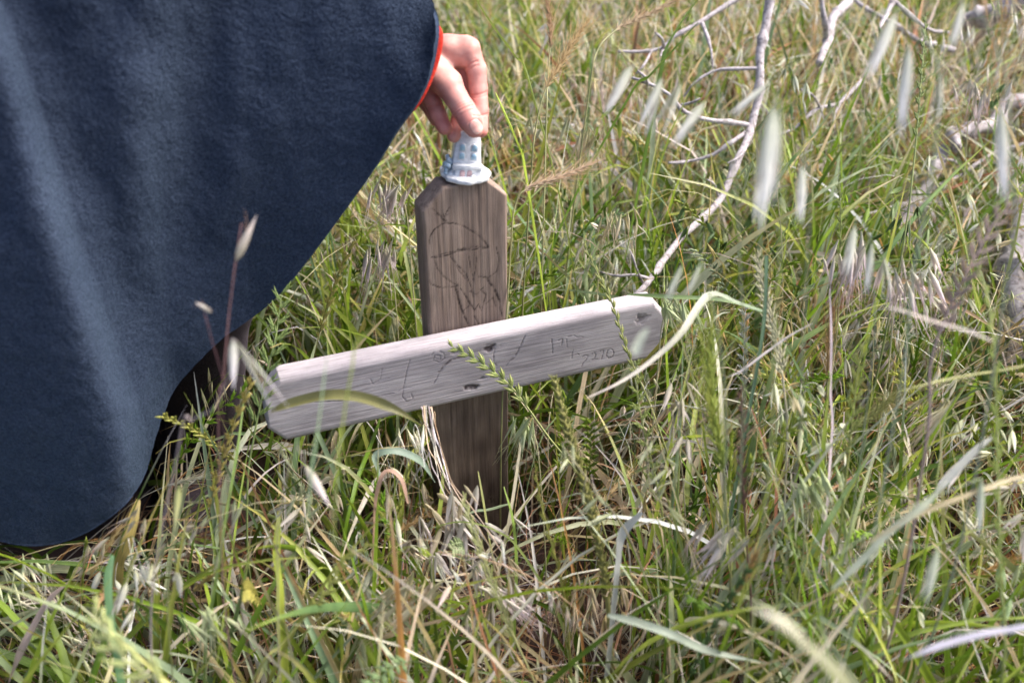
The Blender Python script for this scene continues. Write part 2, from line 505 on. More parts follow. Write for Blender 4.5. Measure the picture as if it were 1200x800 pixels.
cross = obj("wooden_cross", None, label="weathered wooden cross standing crooked in the tall grass, with scratched drawings and writing", cat="cross", loc=POST_C)
def c2(pts): return on_plane(crop(pts, 440, 180, 3.635), POST_C, EX, EZ, POST_T)
pm = []
for pts, wd, dk in [
    ([(240, 232), (272, 262), (296, 292)], 0.9, .8), ([(314, 230), (298, 258), (290, 280), (302, 287)], 0.9, .8), ([(252, 258), (285, 268), (308, 262)], .8, .6),
    ([(286, 240), (290, 262), (294, 284)], .7, .6),
    ([(228, 385), (232, 355), (250, 322), (288, 298), (335, 296), (380, 312), (430, 342), (468, 378), (482, 402)], 1.0, .75),
    ([(240, 443), (290, 438), (330, 424), (362, 410), (420, 395), (482, 402)], 1.1, .85), ([(243, 440), (300, 425), (362, 414), (430, 406), (478, 404)], .9, .7),
    ([(350, 408), (368, 412), (374, 404)], 1.5, .8),
    ([(250, 450), (262, 488), (290, 522), (318, 545), (350, 560)], .9, .6), ([(222, 528), (238, 558), (285, 572), (350, 563)], 1.0, .7),
    ([(515, 400), (527, 455), (515, 505), (480, 528), (440, 524)], 1.0, .8),
    ([(320, 440), (352, 478), (385, 512), (405, 560), (418, 610)], .9, .7), ([(398, 440), (406, 490), (420, 545)], .8, .6), ([(335, 470), (370, 515), (395, 545)], .8, .6),
    ([(430, 440), (424, 500), (412, 540)], .8, .5),
    ([(342, 565), (352, 615), (368, 665), (392, 722)], 2.0, .95), ([(472, 530), (505, 572), (528, 625), (538, 690)], 1.8, .95),
    ([(362, 575), (388, 612), (402, 645), (376, 668)], 1.0, .75), ([(398, 628), (422, 668), (438, 640), (452, 668), (470, 600), (442, 575)], 1.0, .8),
    ([(470, 640), (500, 612), (512, 650)], .9, .6), ([(400, 585), (430, 600), (460, 570)], .8, .6), ([(420, 690), (440, 725)], 1.1, .6)]:
    pm.append((c2(pts), wd * 0.0011, 0.0003, min(1, dk * 1.5)))
V, F, C_ = board(0.0445, POST_T, -0.06, POST_TOP, (0, 0.001), (0.021, 0.020), pm, [(0.021, 0.125, 0.006, 0.012, 0.6)], 420, 74, 11)
Wp = POST_C * 0 + V[:, :1] * EX + V[:, 1:2] * EN + V[:, 2:] * EZ
obj("post", mesh("post", Wp, F, M_POST, C_), cross)
def bpl(pts): return on_plane(pts, BAR_C, BA, BB, POST_T)
bm_ = []
def t3(pts): return bpl(crop(pts, 500, 330, 4.0))
def t2(pts): return bpl(crop(pts, 290, 400, 4.444))
def tx(pts): return bpl(crop(pts, 590, 370, 7.5))
for q, wd, dk in [
    (t2([(845, 95), (828, 160), (815, 230), (806, 288), (832, 314), (862, 298), (852, 268)]), 1.0, .5),
    (t2([(958, 70), (985, 48), (1022, 60), (1028, 88), (1000, 108), (965, 98), (975, 74), (1005, 72), (1005, 92), (985, 92)]), .9, .5),
    (t2([(1108, 84), (1060, 96), (1025, 128), (1000, 160)]), 2.4, .8), (t2([(1000, 160), (985, 195), (968, 220)]), 1.0, .6),
    (t2([(700, 140), (692, 195), (652, 222), (640, 196)]), .8, .3), (t2([(780, 262), (812, 246), (850, 240)]), .7, .3), (t2([(560, 235), (640, 220), (740, 190)]), .6, .3),
    (t2([(60, 150), (300, 108), (520, 66), (760, 25)]), 0.7, .6), (t2([(90, 352), (330, 318), (560, 305), (760, 270)]), .9, .75),
    (t3([(322, 294), (314, 340), (314, 378), (328, 392)]), .9, .6), (t3([(462, 254), (440, 300), (412, 356), (396, 370)]), 1.1, .6),
    (tx([(188, 178), (160, 240), (130, 310), (70, 380), (20, 440)]), .9, .5),
    (tx([(424, 206), (428, 262), (430, 328)]), 1.1, .6),                                # 1
    (tx([(480, 218), (512, 200), (520, 205), (510, 260)]), 1.0, .55), (tx([(552, 205), (560, 275)]), .9, .45),   # 7 1
    (tx([(566, 182), (600, 176)]), .9, .5), (tx([(620, 172), (655, 190), (680, 182), (700, 188)]), .9, .5),
    (tx([(612, 300), (602, 335), (600, 372)]), 1.0, .5), (tx([(628, 340), (648, 332), (664, 342)]), .8, .45),
    (tx([(694, 360), (718, 344), (742, 352), (728, 385), (700, 412), (686, 446)]), 1.0, .6),  # 2
    (tx([(778, 335), (800, 322), (812, 340), (800, 372), (776, 386), (828, 376)]), 1.0, .6),  # 2
    (tx([(846, 312), (872, 302), (880, 306), (872, 340), (862, 378)]), 1.0, .6),              # 1
    (tx([(914, 305), (940, 290), (964, 302), (970, 330), (956, 360), (926, 372), (904, 350), (914, 305)]), 1.1, .6),  # 0
]:
    bm_.append((q, wd * 0.0011, 0.0004, min(1, dk * 1.1)))
def kn(px, py, ra, rs, dk):
    q = bpl([(px, py)])[0]
    return (q[1], q[0], rs, ra, dk)
# the bar runs along its own length: swap (across, along)
bm_ = [(np.asarray(q)[:, ::-1], a_, b_, c_) for q, a_, b_, c_ in bm_]
knots = [kn(573, 408.5, .0085, .0045, .85), kn(553, 453.5, .0075, .004, 1.0), kn(566, 443, .006, .002, .4), kn(751, 373, .008, .006, .55), kn(536, 412, .007, .003, .5)]
V, F, C_ = board(0.0415, POST_T, -0.2215, 0.2215, (0.018, 0.015), (0.018, 0.015), bm_, knots, 560, 100, 31, worn_top=0.0, r=0.009, relief=.3)
Wb = (BAR_C - POST_C) + V[:, :1] * BB + V[:, 1:2] * EN + V[:, 2:] * BA
# own object frame so the fibres follow the bar
bo = obj("crossbar", None, cross)
from mathutils import Matrix
V2 = np.stack([V[:, 2], V[:, 1], V[:, 0]], -1)
Fr = [f[:, ::-1] for f in F]
me = mesh("crossbar", V2, Fr, M_BAR, C_)
bo = bpy.data.objects.remove(bo) or obj("crossbar", me, cross)
bo.matrix_local = Matrix(np.vstack([np.column_stack([BA, EN, BB, BAR_C - POST_C]), [0, 0, 0, 1]]).tolist())

# ------------------------------------------------------------------ SDF + surface nets
def nets(vol, origin, h):
    sx, sy, sz = vol.shape
    ins = vol < 0
    c = np.zeros((sx - 1, sy - 1, sz - 1), np.int8)
    for a in (0, 1):
        for b in (0, 1):
            for d in (0, 1):
                c += ins[a:sx - 1 + a, b:sy - 1 + b, d:sz - 1 + d]
    act = (c > 0) & (c < 8)
    ids = np.full(act.shape, -1, np.int64)
    I = np.argwhere(act); ids[act] = np.arange(len(I))
    acc = np.zeros((len(I), 3)); cnt = np.zeros(len(I))
    corners = [(a, b, d) for a in (0, 1) for b in (0, 1) for d in (0, 1)]
    for p in corners:
        for ax in range(3):
            if p[ax] == 0:
                q = list(p); q[ax] = 1
                v0 = vol[I[:, 0] + p[0], I[:, 1] + p[1], I[:, 2] + p[2]]
                v1 = vol[I[:, 0] + q[0], I[:, 1] + q[1], I[:, 2] + q[2]]
                m = (v0 < 0) != (v1 < 0)
                t = np.where(m, v0 / np.where(m, v0 - v1, 1), 0)
                pt = np.zeros((len(I), 3)) + p
                pt[:, ax] = t
                acc += pt * m[:, None]; cnt += m
    V = (I + acc / cnt[:, None]) * h + origin
    quads = []
    for ax in range(3):
        o1, o2 = [(1, 2), (2, 0), (0, 1)][ax]
        s0 = [slice(None)] * 3; s1 = [slice(None)] * 3
        s0[ax] = slice(0, -1); s1[ax] = slice(1, None)
        A, B = ins[tuple(s0)], ins[tuple(s1)]
        E = np.argwhere(A != B)
        ok = (E[:, o1] > 0) & (E[:, o2] > 0) & (E[:, o1] < vol.shape[o1] - 1) & (E[:, o2] < vol.shape[o2] - 1)
        E = E[ok]
        fl = A[E[:, 0], E[:, 1], E[:, 2]]
        def cell(d1, d2):
            q = E.copy(); q[:, o1] -= d1; q[:, o2] -= d2
            return ids[q[:, 0], q[:, 1], q[:, 2]]
        Q = np.stack([cell(1, 1), cell(0, 1), cell(0, 0), cell(1, 0)], -1)
        Q[~fl] = Q[~fl][:, ::-1]
        quads.append(Q)
    return V, np.vstack(quads)
def capsule(G, a, b, ra, rb, sq=None):
    a = np.asarray(a, np.float32); b = np.asarray(b, np.float32)
    d = b - a; L = d @ d
    t = np.clip(((G - a) @ d) / max(L, 1e-9), 0, 1)
    e = G - a - t[..., None] * d
    if sq is not None: e = e / np.asarray(sq, np.float32)
    return np.sqrt(np.einsum('...i,...i', e, e)) - (np.float32(ra) + np.float32(rb - ra) * t)
def smin(a, b, k):
    h = np.clip(0.5 + 0.5 * (b - a) / k, 0, 1)
    return b + (a - b) * h - k * h * (1 - h)
def grid(lo, hi, h):
    ax = [np.arange(l, u + h, h) for l, u in zip(lo, hi)]
    return np.stack(np.meshgrid(*ax, indexing='ij'), -1).astype(np.float32)

# ------------------------------------------------------------------ hand (units: quarter photo pixels round (540,100))
HS = 0.93 / FPX / 4
HO = PZ(540, 100, 0.925)
def hand_world(V):        # V in crop px (x right, y down, z away)
    V = np.asarray(V, float)
    px = 480 + V[..., 0] / 4; py = 20 + V[..., 1] / 4
    return PZ(px, py, 0.925 + V[..., 2] * HS)
def build_hand(parent):
    h = 3.6
    G = grid((-330, -20, -190), (420, 640, 260), h)
    def chain(pts, k=10):
        d = None
        for (a, ra), (b, rb) in zip(pts[:-1], pts[1:]):
            c = capsule(G, a, b, ra, rb)
            d = c if d is None else smin(d, c, k)
        return d
    # forearm and back of the hand
    palm = capsule(G, (-320, 150, 60), (40, 165, 40), 125, 86, (1, 1, .8))
    palm = smin(palm, capsule(G, (40, 165, 40), (235, 160, 20), 84, 74, (1, 1, .75)), 40)
    palm = smin(palm, capsule(G, (60, 215, 50), (150, 235, 70), 80, 66, (1, 1, .8)), 40)
    index = chain([((180, 140, 10), 60), ((276, 158, 10), 55), ((312, 245, 20), 48), ((322, 338, 25), 44), ((330, 440, 15), 39), ((334, 532, 0), 34)])
    thumb = chain([((60, 200, 0), 78), ((178, 312, -45), 68), ((214, 372, -58), 54), ((252, 432, -62), 54), ((284, 486, -62), 52), ((304, 522, -58), 45)], 18)
    middle = chain([((170, 170, 60), 60), ((245, 200, 75), 50), ((275, 330, 110), 44), ((240, 450, 95), 40), ((207, 556, 55), 33)])
    ring = chain([((80, 210, 60), 60), ((85, 300, 45), 50), ((100, 385, 30), 45), ((130, 455, 20), 41), ((163, 518, 15), 36)])
    pinky = chain([((20, 210, 90), 55), ((35, 300, 110), 42), ((80, 400, 110), 38), ((125, 480, 90), 33)])
    D = smin(palm, thumb, 42)
    D = smin(D, index, 20)
    for f, k in ((middle, 14), (ring, 16), (pinky, 12)):
        D = smin(D, f, k)
    # knuckle bones under the skin
    D = smin(D, capsule(G, (268, 128, -4), (282, 134, -4), 40, 40), 24)
    V, Q = nets(D.astype(np.float32), np.array([-330, -20, -190.0]), h)
    for _ in range(2):           # light smoothing
        acc = np.zeros_like(V); cnt = np.zeros(len(V))
        for a, b in ((0, 1), (1, 2), (2, 3), (3, 0)):
            np.add.at(acc, Q[:, a], V[Q[:, b]]); np.add.at(acc, Q[:, b], V[Q[:, a]])
            np.add.at(cnt, Q[:, a], 1); np.add.at(cnt, Q[:, b], 1)
        V = V * 0.5 + 0.5 * acc / np.maximum(cnt, 1)[:, None]
    n = np.zeros_like(V)
    fn = np.cross(V[Q[:, 2]] - V[Q[:, 0]], V[Q[:, 3]] - V[Q[:, 1]])
    for a in range(4): np.add.at(n, Q[:, a], fn)
    n = norm(n)
    if (n[:, 2][V[:, 2] < np.quantile(V[:, 2], .05)]).mean() > 0: n = -n; Q = Q[:, ::-1]
    front = np.clip(-n[:, 2], 0, 1)
    dx = np.zeros(len(V))
    def crease(p0, p1, bow, wd, dep, zmax=0):
        p0 = np.array(p0, float); p1 = np.array(p1, float)
        t = np.linspace(0, 1, 9); d = p1 - p0; pn = np.array([-d[1], d[0]]) / np.linalg.norm(d)
        P = p0 + t[:, None] * d + (4 * t * (1 - t))[:, None] * pn * bow
        D_ = np.full(len(V), 999.0)
        for i in range(8): D_ = np.minimum(D_, seg_dist(V[:, 0], V[:, 1], P[i], P[i + 1]))
        return np.exp(-(D_ / wd) ** 2) * dep * (V[:, 2] < zmax) * (front > .1)
    red = np.zeros(len(V))
    for p0, p1, bow, wd, dep, zm in [((200, 450), (288, 400), -8, 5, 3.6, 0), ((206, 462), (296, 414), -8, 5, 3.2, 0), ((198, 436), (276, 392), -6, 4.5, 2.2, 0),
                                     ((218, 476), (300, 432), -6, 4, 1.4, 0),
                                     ((290, 366), (364, 350), 6, 5, 3, 90), ((296, 378), (366, 362), 6, 4, 2, 90), ((300, 462), (370, 452), 5, 5, 2.6, 90),
                                     ((262, 240), (318, 208), -6, 6, 4, 60), ((270, 256), (322, 226), -4, 5, 2.5, 60), ((262, 222), (306, 196), -4, 5, 2, 60),
                                     ((80, 330), (150, 372), 6, 7, 3, 40), ((88, 420), (150, 400), 4, 5, 2, 60)]:
        c = crease(p0, p1, bow, wd, dep, zm)
        dx += c; red += c / 4
    # thumb nail: plate set into the tip
    ax = np.array([0.5, 0.866]); sd_ = np.array([0.866, -0.5])
    ctr = np.array([312, 516.0])
    q = V[:, :2] - ctr
    ua, us = q @ ax / 36, q @ sd_ / 30
    rn = (np.abs(ua) ** 2.6 + np.abs(us) ** 2.6) ** (1 / 2.6)
    fr = (V[:, 2] < -60) & (front > .15)
    nail = np.clip((1.0 - rn) * 7, 0, 1) * fr
    rim = np.exp(-((rn - 1.06) / .08) ** 2) * fr
    dx += rim * 3.2 - nail * 0.8
    V = V - n * dx[:, None]
    base = np.array([0.52, 0.27, 0.235])
    col = np.tile(base, (len(V), 1))
    def blend(mask, c):
        nonlocal col
        mask = np.clip(mask, 0, 1)[:, None]; col = col * (1 - mask) + np.array(c) * mask
    g = lambda x, y, r: np.exp(-(((V[:, 0] - x) / r) ** 2 + ((V[:, 1] - y) / r) ** 2))
    blend(g(285, 130, 60) * .35, (.60, .24, .20))
    blend(g(240, 480, 55) * .5, (.58, .20, .165))
    blend(g(330, 360, 45) * .4, (.58, .22, .19)); blend(g(336, 540, 40) * .5, (.58, .18, .15))
    blend(g(160, 500, 60) * .6, (.52, .16, .14)); blend(g(100, 380, 70) * .5, (.50, .2, .165))
    blend(np.clip(red, 0, 1) * .7, (.52, .2, .16))
    blend(g(200, 190, 90) * .35, (.66, .43, .36))
    blend(nail * .8, (.72, .46, .40))
    blend(np.clip((ua - .62) * 5, 0, 1) * nail * .7, (.80, .70, .62))
    blend(rim * .5, (.6, .3, .26))
    me = mesh("hand", hand_world(V), Q, M_SKIN, col)
    relocate(me, parent.location)
    return obj("hand", me, parent)

# ------------------------------------------------------------------ person: cloak, cuff, trousers
person = obj("person", None, label="person in dark blue fleece cloak with red cuff, setting a figurine on the cross", cat="person", loc=(-0.45, 0.86, 0.0))
build_hand(person)

# hem seen from the camera: (px, py, distance along the ground)
HEM = [(500, 2, .915), (509, 14, .895), (513, 32, .875), (511, 55, .862), (505, 85, .855), (496, 108, .852), (484, 128, .85), (468, 150, .85), (440, 195, .852), (408, 240, .85),
       (375, 285, .846), (340, 330, .842), (312, 358, .838), (285, 378, .83), (255, 400, .82), (225, 430, .806), (203, 456, .79), (189, 487, .77), (178, 522, .752), (168, 555, .738),
       (150, 585, .722), (125, 608, .71), (95, 626, .70), (60, 637, .695), (20, 637, .69), (-25, 625, .69), (-90, 600, .70), (-170, 570, .72), (-260, 540, .76)]
TOPL = [(499, 0, .925), (502, 2, .925), (500, -2, .92), (492, -8, .915), (482, -16, .91), (470, -24, .905), (455, -32, .90), (440, -42, .895), (415, -55, .89), (385, -70, .885),
        (355, -85, .88), (325, -100, .87), (295, -115, .86), (265, -128, .85), (235, -140, .845), (205, -152, .84), (175, -165, .83), (145, -178, .82), (115, -190, .815), (85, -200, .81),
        (55, -210, .805), (25, -220, .80), (-5, -228, .80), (-35, -236, .80), (-70, -244, .80), (-110, -252, .80), (-160, -260, .81), (-220, -266, .83), (-290, -270, .86)]
def build_cloak():
    nu, nv = 420, 300
    H = catmull(HEM, nu); T = catmull(TOPL, nu)
    v = np.linspace(0, 1, nv)[None, :, None]
    A = H[:, None] * (1 - v) + T[:, None] * v
    px, py, yw = A[..., 0], A[..., 1], A[..., 2]
    vv = v[..., 0]
    u = np.linspace(0, 1, nu)[:, None]
    # big rolled fold on the left: its right edge
    ly = np.array([-300, -100, 0, 100, 200, 300, 400, 480, 560, 650]); lx = np.array([-60, -20, 6, 42, 74, 104, 140, 168, 182, 190])
    s = px - np.interp(py, ly, lx)
    fade = np.clip((760 - py) / 200, 0, 1)
    roll = np.where(s < 0, np.exp(-(s / 150.0) ** 2) * (1 - np.exp(-(s / 26.0) ** 2)), 0)
    yw = yw - roll * 0.028
    yw = yw + np.exp(-((s - 30) / 40.0) ** 2) * 0.012                       # valley beside it
    # softer folds falling from the raised arm
    yw = yw - 0.009 * np.exp(-((px - 330 + (py - 100) * 0.45) / 60.0) ** 2) * np.clip(1 - vv, 0, 1) ** .4
    yw = yw + 0.008 * np.exp(-((px - 235 + (py - 100) * 0.25) / 45.0) ** 2)
    yw = yw - 0.006 * np.exp(-((px - 170 + (py - 200) * 0.05) / 40.0) ** 2)
    yw = yw + (vn(px / 110, py / 150, seed=5) - 0.5) * 0.010 + (vn(px / 35, py / 50, seed=6) - 0.5) * 0.004
    # the sheet turns away from the camera at the edge over the wrist
    e = np.clip((u - 0) / 0.2, 0, 1)
    bul = np.clip(1 - np.abs(px - 430) / 120, 0, 1)
    yw = yw - 0.012 * np.sin(np.clip((510 - px) / 220, 0, 1) * math.pi) * np.clip(1.1 - vv, 0, 1)
    # pile lumps
    P = PY(px, py, yw)
    # rounded hem: last rows curl back
    front = P
    # back sheet
    B = H[:, None] * (1 - v * 1.0) + T[:, None] * v
    hb = H.copy(); hb[:, 1] -= np.interp(np.linspace(0, 1, nu), [0, .1, .3, 1], [2, 4, 22, 40]); hb[:, 0] -= np.interp(np.linspace(0, 1, nu), [0, .1, .5, .75, 1], [1, 4, 14, 26, 4])
    tb = T.copy()
    nvb = 60
    vb = np.linspace(0, 1, nvb)[None, :, None]
    Bk = tb[:, None] * (1 - vb) + hb[:, None] * vb
    dep = np.interp(np.linspace(0, 1, nu), [0, .06, .2, .5, 1], [.002, .03, .07, .13, .22])[:, None] * np.sqrt(np.clip(vb[..., 0] * 3.0, 0, 1))
    endf = np.clip((1 - np.linspace(0, 1, nu)) / .04, 0, 1)[:, None]
    ywb = Bk[..., 2] + 0.004 + dep * (0.15 + 0.85 * endf) + 0.02 * np.sin(np.linspace(0, 40, nu))[:, None] * vb[..., 0]
    back = PY(Bk[..., 0], Bk[..., 1], ywb)
    G = np.concatenate([front, back[:, 1:]], 1)
    m = G.shape[1]
    # normals for thickness
    du = np.gradient(G, axis=0); dv = np.gradient(G, axis=1)
    n = norm(np.cross(du, dv))
    if n[200, 100] @ (CAM - G[200, 100]) < 0: n = -n
    arc = G.reshape(-1, 3)
    lump = (vn(arc[:, 0] * 400, arc[:, 1] * 400, arc[:, 2] * 400, 8) - 0.5) * 0.0011 + (vn(arc[:, 0] * 90, arc[:, 1] * 90, arc[:, 2] * 90, 9) - 0.5) * 0.0012
    O = arc + n.reshape(-1, 3) * (0.0018 + lump)[:, None]
    I = arc - n.reshape(-1, 3) * 0.0018
    # rims get a middle, slightly proud row -> rounded edge
    V = np.vstack([O, I])
    i = np.arange(nu - 1)[:, None] * m + np.arange(m - 1)[None]
    F1 = np.stack([i, i + m, i + m + 1, i + 1], -1).reshape(-1, 4)
    k = nu * m
    F2 = F1[:, ::-1] + k
    Fs = [F1, F2]
    for edge, out in ((np.arange(nu) * m, -dv[:, 0]), (np.arange(nu) * m + m - 1, dv[:, -1]), (np.arange(m), -du[0]), (np.arange(m) + (nu - 1) * m, du[-1])):
        mid = (O[edge] + I[edge]) / 2 + norm(out) * 0.0016
        mi = len(V) + np.arange(len(edge)); V = np.vstack([V, mid])
        for a, b in ((edge, mi), (mi, edge + k)):
            Fs.append(np.stack([a[:-1], a[1:], b[1:], b[:-1]], -1))
    me = mesh("cloak", V, [np.vstack(Fs)], M_FLEECE)
    relocate(me, person.location)
    cl = obj("cloak", me, person)
    # short pile standing off the fleece
    rp = np.random.default_rng(12); nf = 90000
    iu = rp.integers(2, nu - 2, nf); iv = rp.integers(0, nv - 2, nf)
    ix = iu * m + iv
    q = O[ix] + (O[ix + 1] - O[ix]) * rp.random((nf, 1)) + (O[ix + m] - O[ix]) * rp.random((nf, 1))
    nn_ = n.reshape(-1, 3)[ix]
    t1 = norm(rp.normal(0, 1, (nf, 3))); t1 = norm(t1 - nn_ * (t1 * nn_).sum(1, keepdims=True)); t2 = np.cross(nn_, t1)
    L = rp.uniform(.0008, .0022, (nf, 1))
    VV = np.stack([q - t2 * .00016, q + t2 * .00016, q + nn_ * L * .8 + t1 * L * .8], 1).reshape(-1, 3)
    fm = mesh("pile", VV, np.arange(nf * 3).reshape(-1, 3), M_FLEECE); relocate(fm, person.location)
    obj("pile", fm, cl, kind="stuff").location = (0, 0, 0)
    return H
HEMP = build_cloak()

def build_cuff():
    # ring of the sleeve opening in hand units, front half then back half
    fr = [(46, 14, 10), (116, 16, -50), (152, 60, -92), (158, 112, -104), (146, 184, -108), (121, 262, -108), (94, 330, -108), (60, 396, -100), (10, 452, -80)]
    bk = [(-60, 470, 0), (-70, 440, 80), (-30, 340, 130), (20, 200, 140), (40, 80, 110), (30, 30, 60)]
    P = catmull(fr + bk + [fr[0]], 90)[:-1]
    c = P.mean(0); acc = Acc()
    rings = []
    for k, (sh, sc) in enumerate([(0, .93), (2, .965), (0, .99), (-3, 1.0), (-10, 1.005), (-22, .995), (-60, .97), (-140, .95), (-260, .95), (-420, 1.0)]):
        R = c + (P - c) * sc
        R = R + np.array([1.0, -.12, 0]) * sh
        R[:, 1] += (vn(np.arange(89) / 5.0, np.full(89, k * .7), seed=2) - .5) * 4
        rings.append(R)
    rings = [c + (P - c) * .93 + np.array([-40, 5, 0])] + rings
    R = np.array(rings); K, n = R.shape[:2]
    i = np.arange(K - 1)[:, None] * n; j = np.arange(n)[None]
    F = np.stack([i + j, i + (j + 1) % n, i + n + (j + 1) % n, i + n + j], -1).reshape(-1, 4)
    me = mesh("sleeve_cuff", hand_world(R.reshape(-1, 3)), F, M_RED)
    relocate(me, person.location)
    obj("sleeve_cuff", me, person)
build_cuff()

def build_body():
    # coarse body inside the cloak: legs, hips, leaning torso, shoulders, head (metres)
    h = 0.011
    lo = np.array([-1.05, .70, -0.03]); hi = np.array([-.1, 1.5, 1.42])
    G = grid(lo, hi, h)
    P = lambda px, py, y: PY(px, py, y)
    kneeR = PY(238, 330, .98); ankR = PY(240, 560, 1.02)
    footR = np.array([ankR[0], ankR[1], .03])
    d = capsule(G, kneeR, footR, .056, .046)
    hip = np.array([-.52, 1.22, .72])
    d = smin(d, capsule(G, hip, kneeR, .085, .062), .03)
    kneeL = np.array([-.50, .98, .36]); footL = np.array([-.52, 1.08, .03])
    d = smin(d, capsule(G, kneeL, footL, .056, .046), .02)
    d = smin(d, capsule(G, hip + [-.12, -.02, 0], kneeL, .085, .062), .03)
    chest = np.array([-.50, 1.06, 1.02])
    d = smin(d, capsule(G, hip + [-.05, 0, .03], chest, .12, .12, (1.25, 1, 1)), .05)
    d = smin(d, capsule(G, chest, np.array([-.36, .98, 1.0]), .085, .06), .05)
    d = smin(d, capsule(G, np.array([-.36, .98, 1.0]), hand_world(np.array([-500.0, 150, 120])), .05, .04), .03)
    d = smin(d, capsule(G, chest, np.array([-.48, 1.0, 1.2]), .08, .045), .04)
    V, Q = nets(d.astype(np.float32), lo, h)
    me = mesh("trousers_and_torso", V, Q[:, ::-1], M_TROUSER); relocate(me, person.location)
    obj("clothed_body", me, person)
    # head with hair above the frame
    h = 0.007; lo = np.array([-.66, .80, 1.10]); G = grid(lo, (-.30, 1.16, 1.46), h)
    hc = np.array([-.47, .97, 1.28])
    d = capsule(G, hc + [0, .01, .02], hc + [.012, -.02, -.035], .078, .058)
    d = smin(d, capsule(G, hc + [.03, -.085, -.015], hc + [.03, -.092, -.03], .008, .012), .02)
    for s_ in (-.075, .075): d = smin(d, capsule(G, hc + [s_, .01, -.01], hc + [s_, .01, -.03], .014, .01), .01)
    d = smin(d, capsule(G, hc + [0, .03, -.05], hc + [-.01, .04, -.14], .045, .05), .02)
    V, Q = nets(d.astype(np.float32), lo, h)
    me = mesh("head", V, Q[:, ::-1], M_SKIN, np.tile((.7, .45, .38), (len(V), 1))); relocate(me, person.location)
    obj("head", me, person)
    d = capsule(G, hc + [0, .03, .035], hc + [0, .05, -.03], .088, .078)
    d = np.maximum(d, -(capsule(G, hc + [.01, -.09, -.02], hc + [.02, -.12, -.08], .085, .07)))
    V, Q = nets(d.astype(np.float32), lo, h)
    me = mesh("hair", V, Q[:, ::-1], M_HAIR); relocate(me, person.location)
    obj("hair", me, person)
    for ft in (footR, footL):
        lo = ft + [-.08, -.22, -.03]; G = grid(lo, ft + [.08, .09, .12], .007)
        d = capsule(G, ft + [0, .03, .035], ft + [.0, -.13, .01], .042, .036, (1, 1, .9))
        d = smin(d, capsule(G, ft, ft + [0, 0, .07], .048, .05), .02)
        V, Q = nets(d.astype(np.float32), lo, .007)
        me = mesh("shoe", V, Q[:, ::-1], M_TROUSER); relocate(me, person.location)
        obj("shoe", me, person)
build_body()

# ------------------------------------------------------------------ figurine
M_CER = plain("white_glazed_ceramic", (0.64, 0.66, 0.69), 0.35, 0.4, 300, 0.07, 0.2)
M_CERB = plain("bluish_glazed_ceramic", (0.42, 0.55, 0.66), 0.35, 0.3, 380, 0.25, 0.3)
M_WIN = plain("pale_blue_paint", (0.34, 0.52, 0.66), 0.4, 0.0, 400, 0.12)
M_PINK = plain("pinkish_paint", (0.62, 0.42, 0.42), 0.5, 0.0, 400, 0.12)
def prism(outline, z0, z1, bev=0.0004):
    """closed outline in the x-z plane extruded along y from z0 to z1, small bevel on the front"""
    o = np.asarray(outline, float); n = len(o); c = o.mean(0)
    def layer(sc, y): 
        q = c + (o - c) * sc; return np.column_stack([q[:, 0], np.full(n, y), q[:, 1]])
    r = np.abs(o - c).max()
    L = [layer(1, z0), layer(1, z1 + bev), layer(1 - bev / r, z1), layer(0.02, z1)]
    V = np.vstack(L); k = np.arange(n); F = []
    for i in range(3):
        a = i * n; F.append(np.stack([a + k, a + (k + 1) % n, a + n + (k + 1) % n, a + n + k], -1))
    return V, [np.vstack(F)[:, ::-1]]
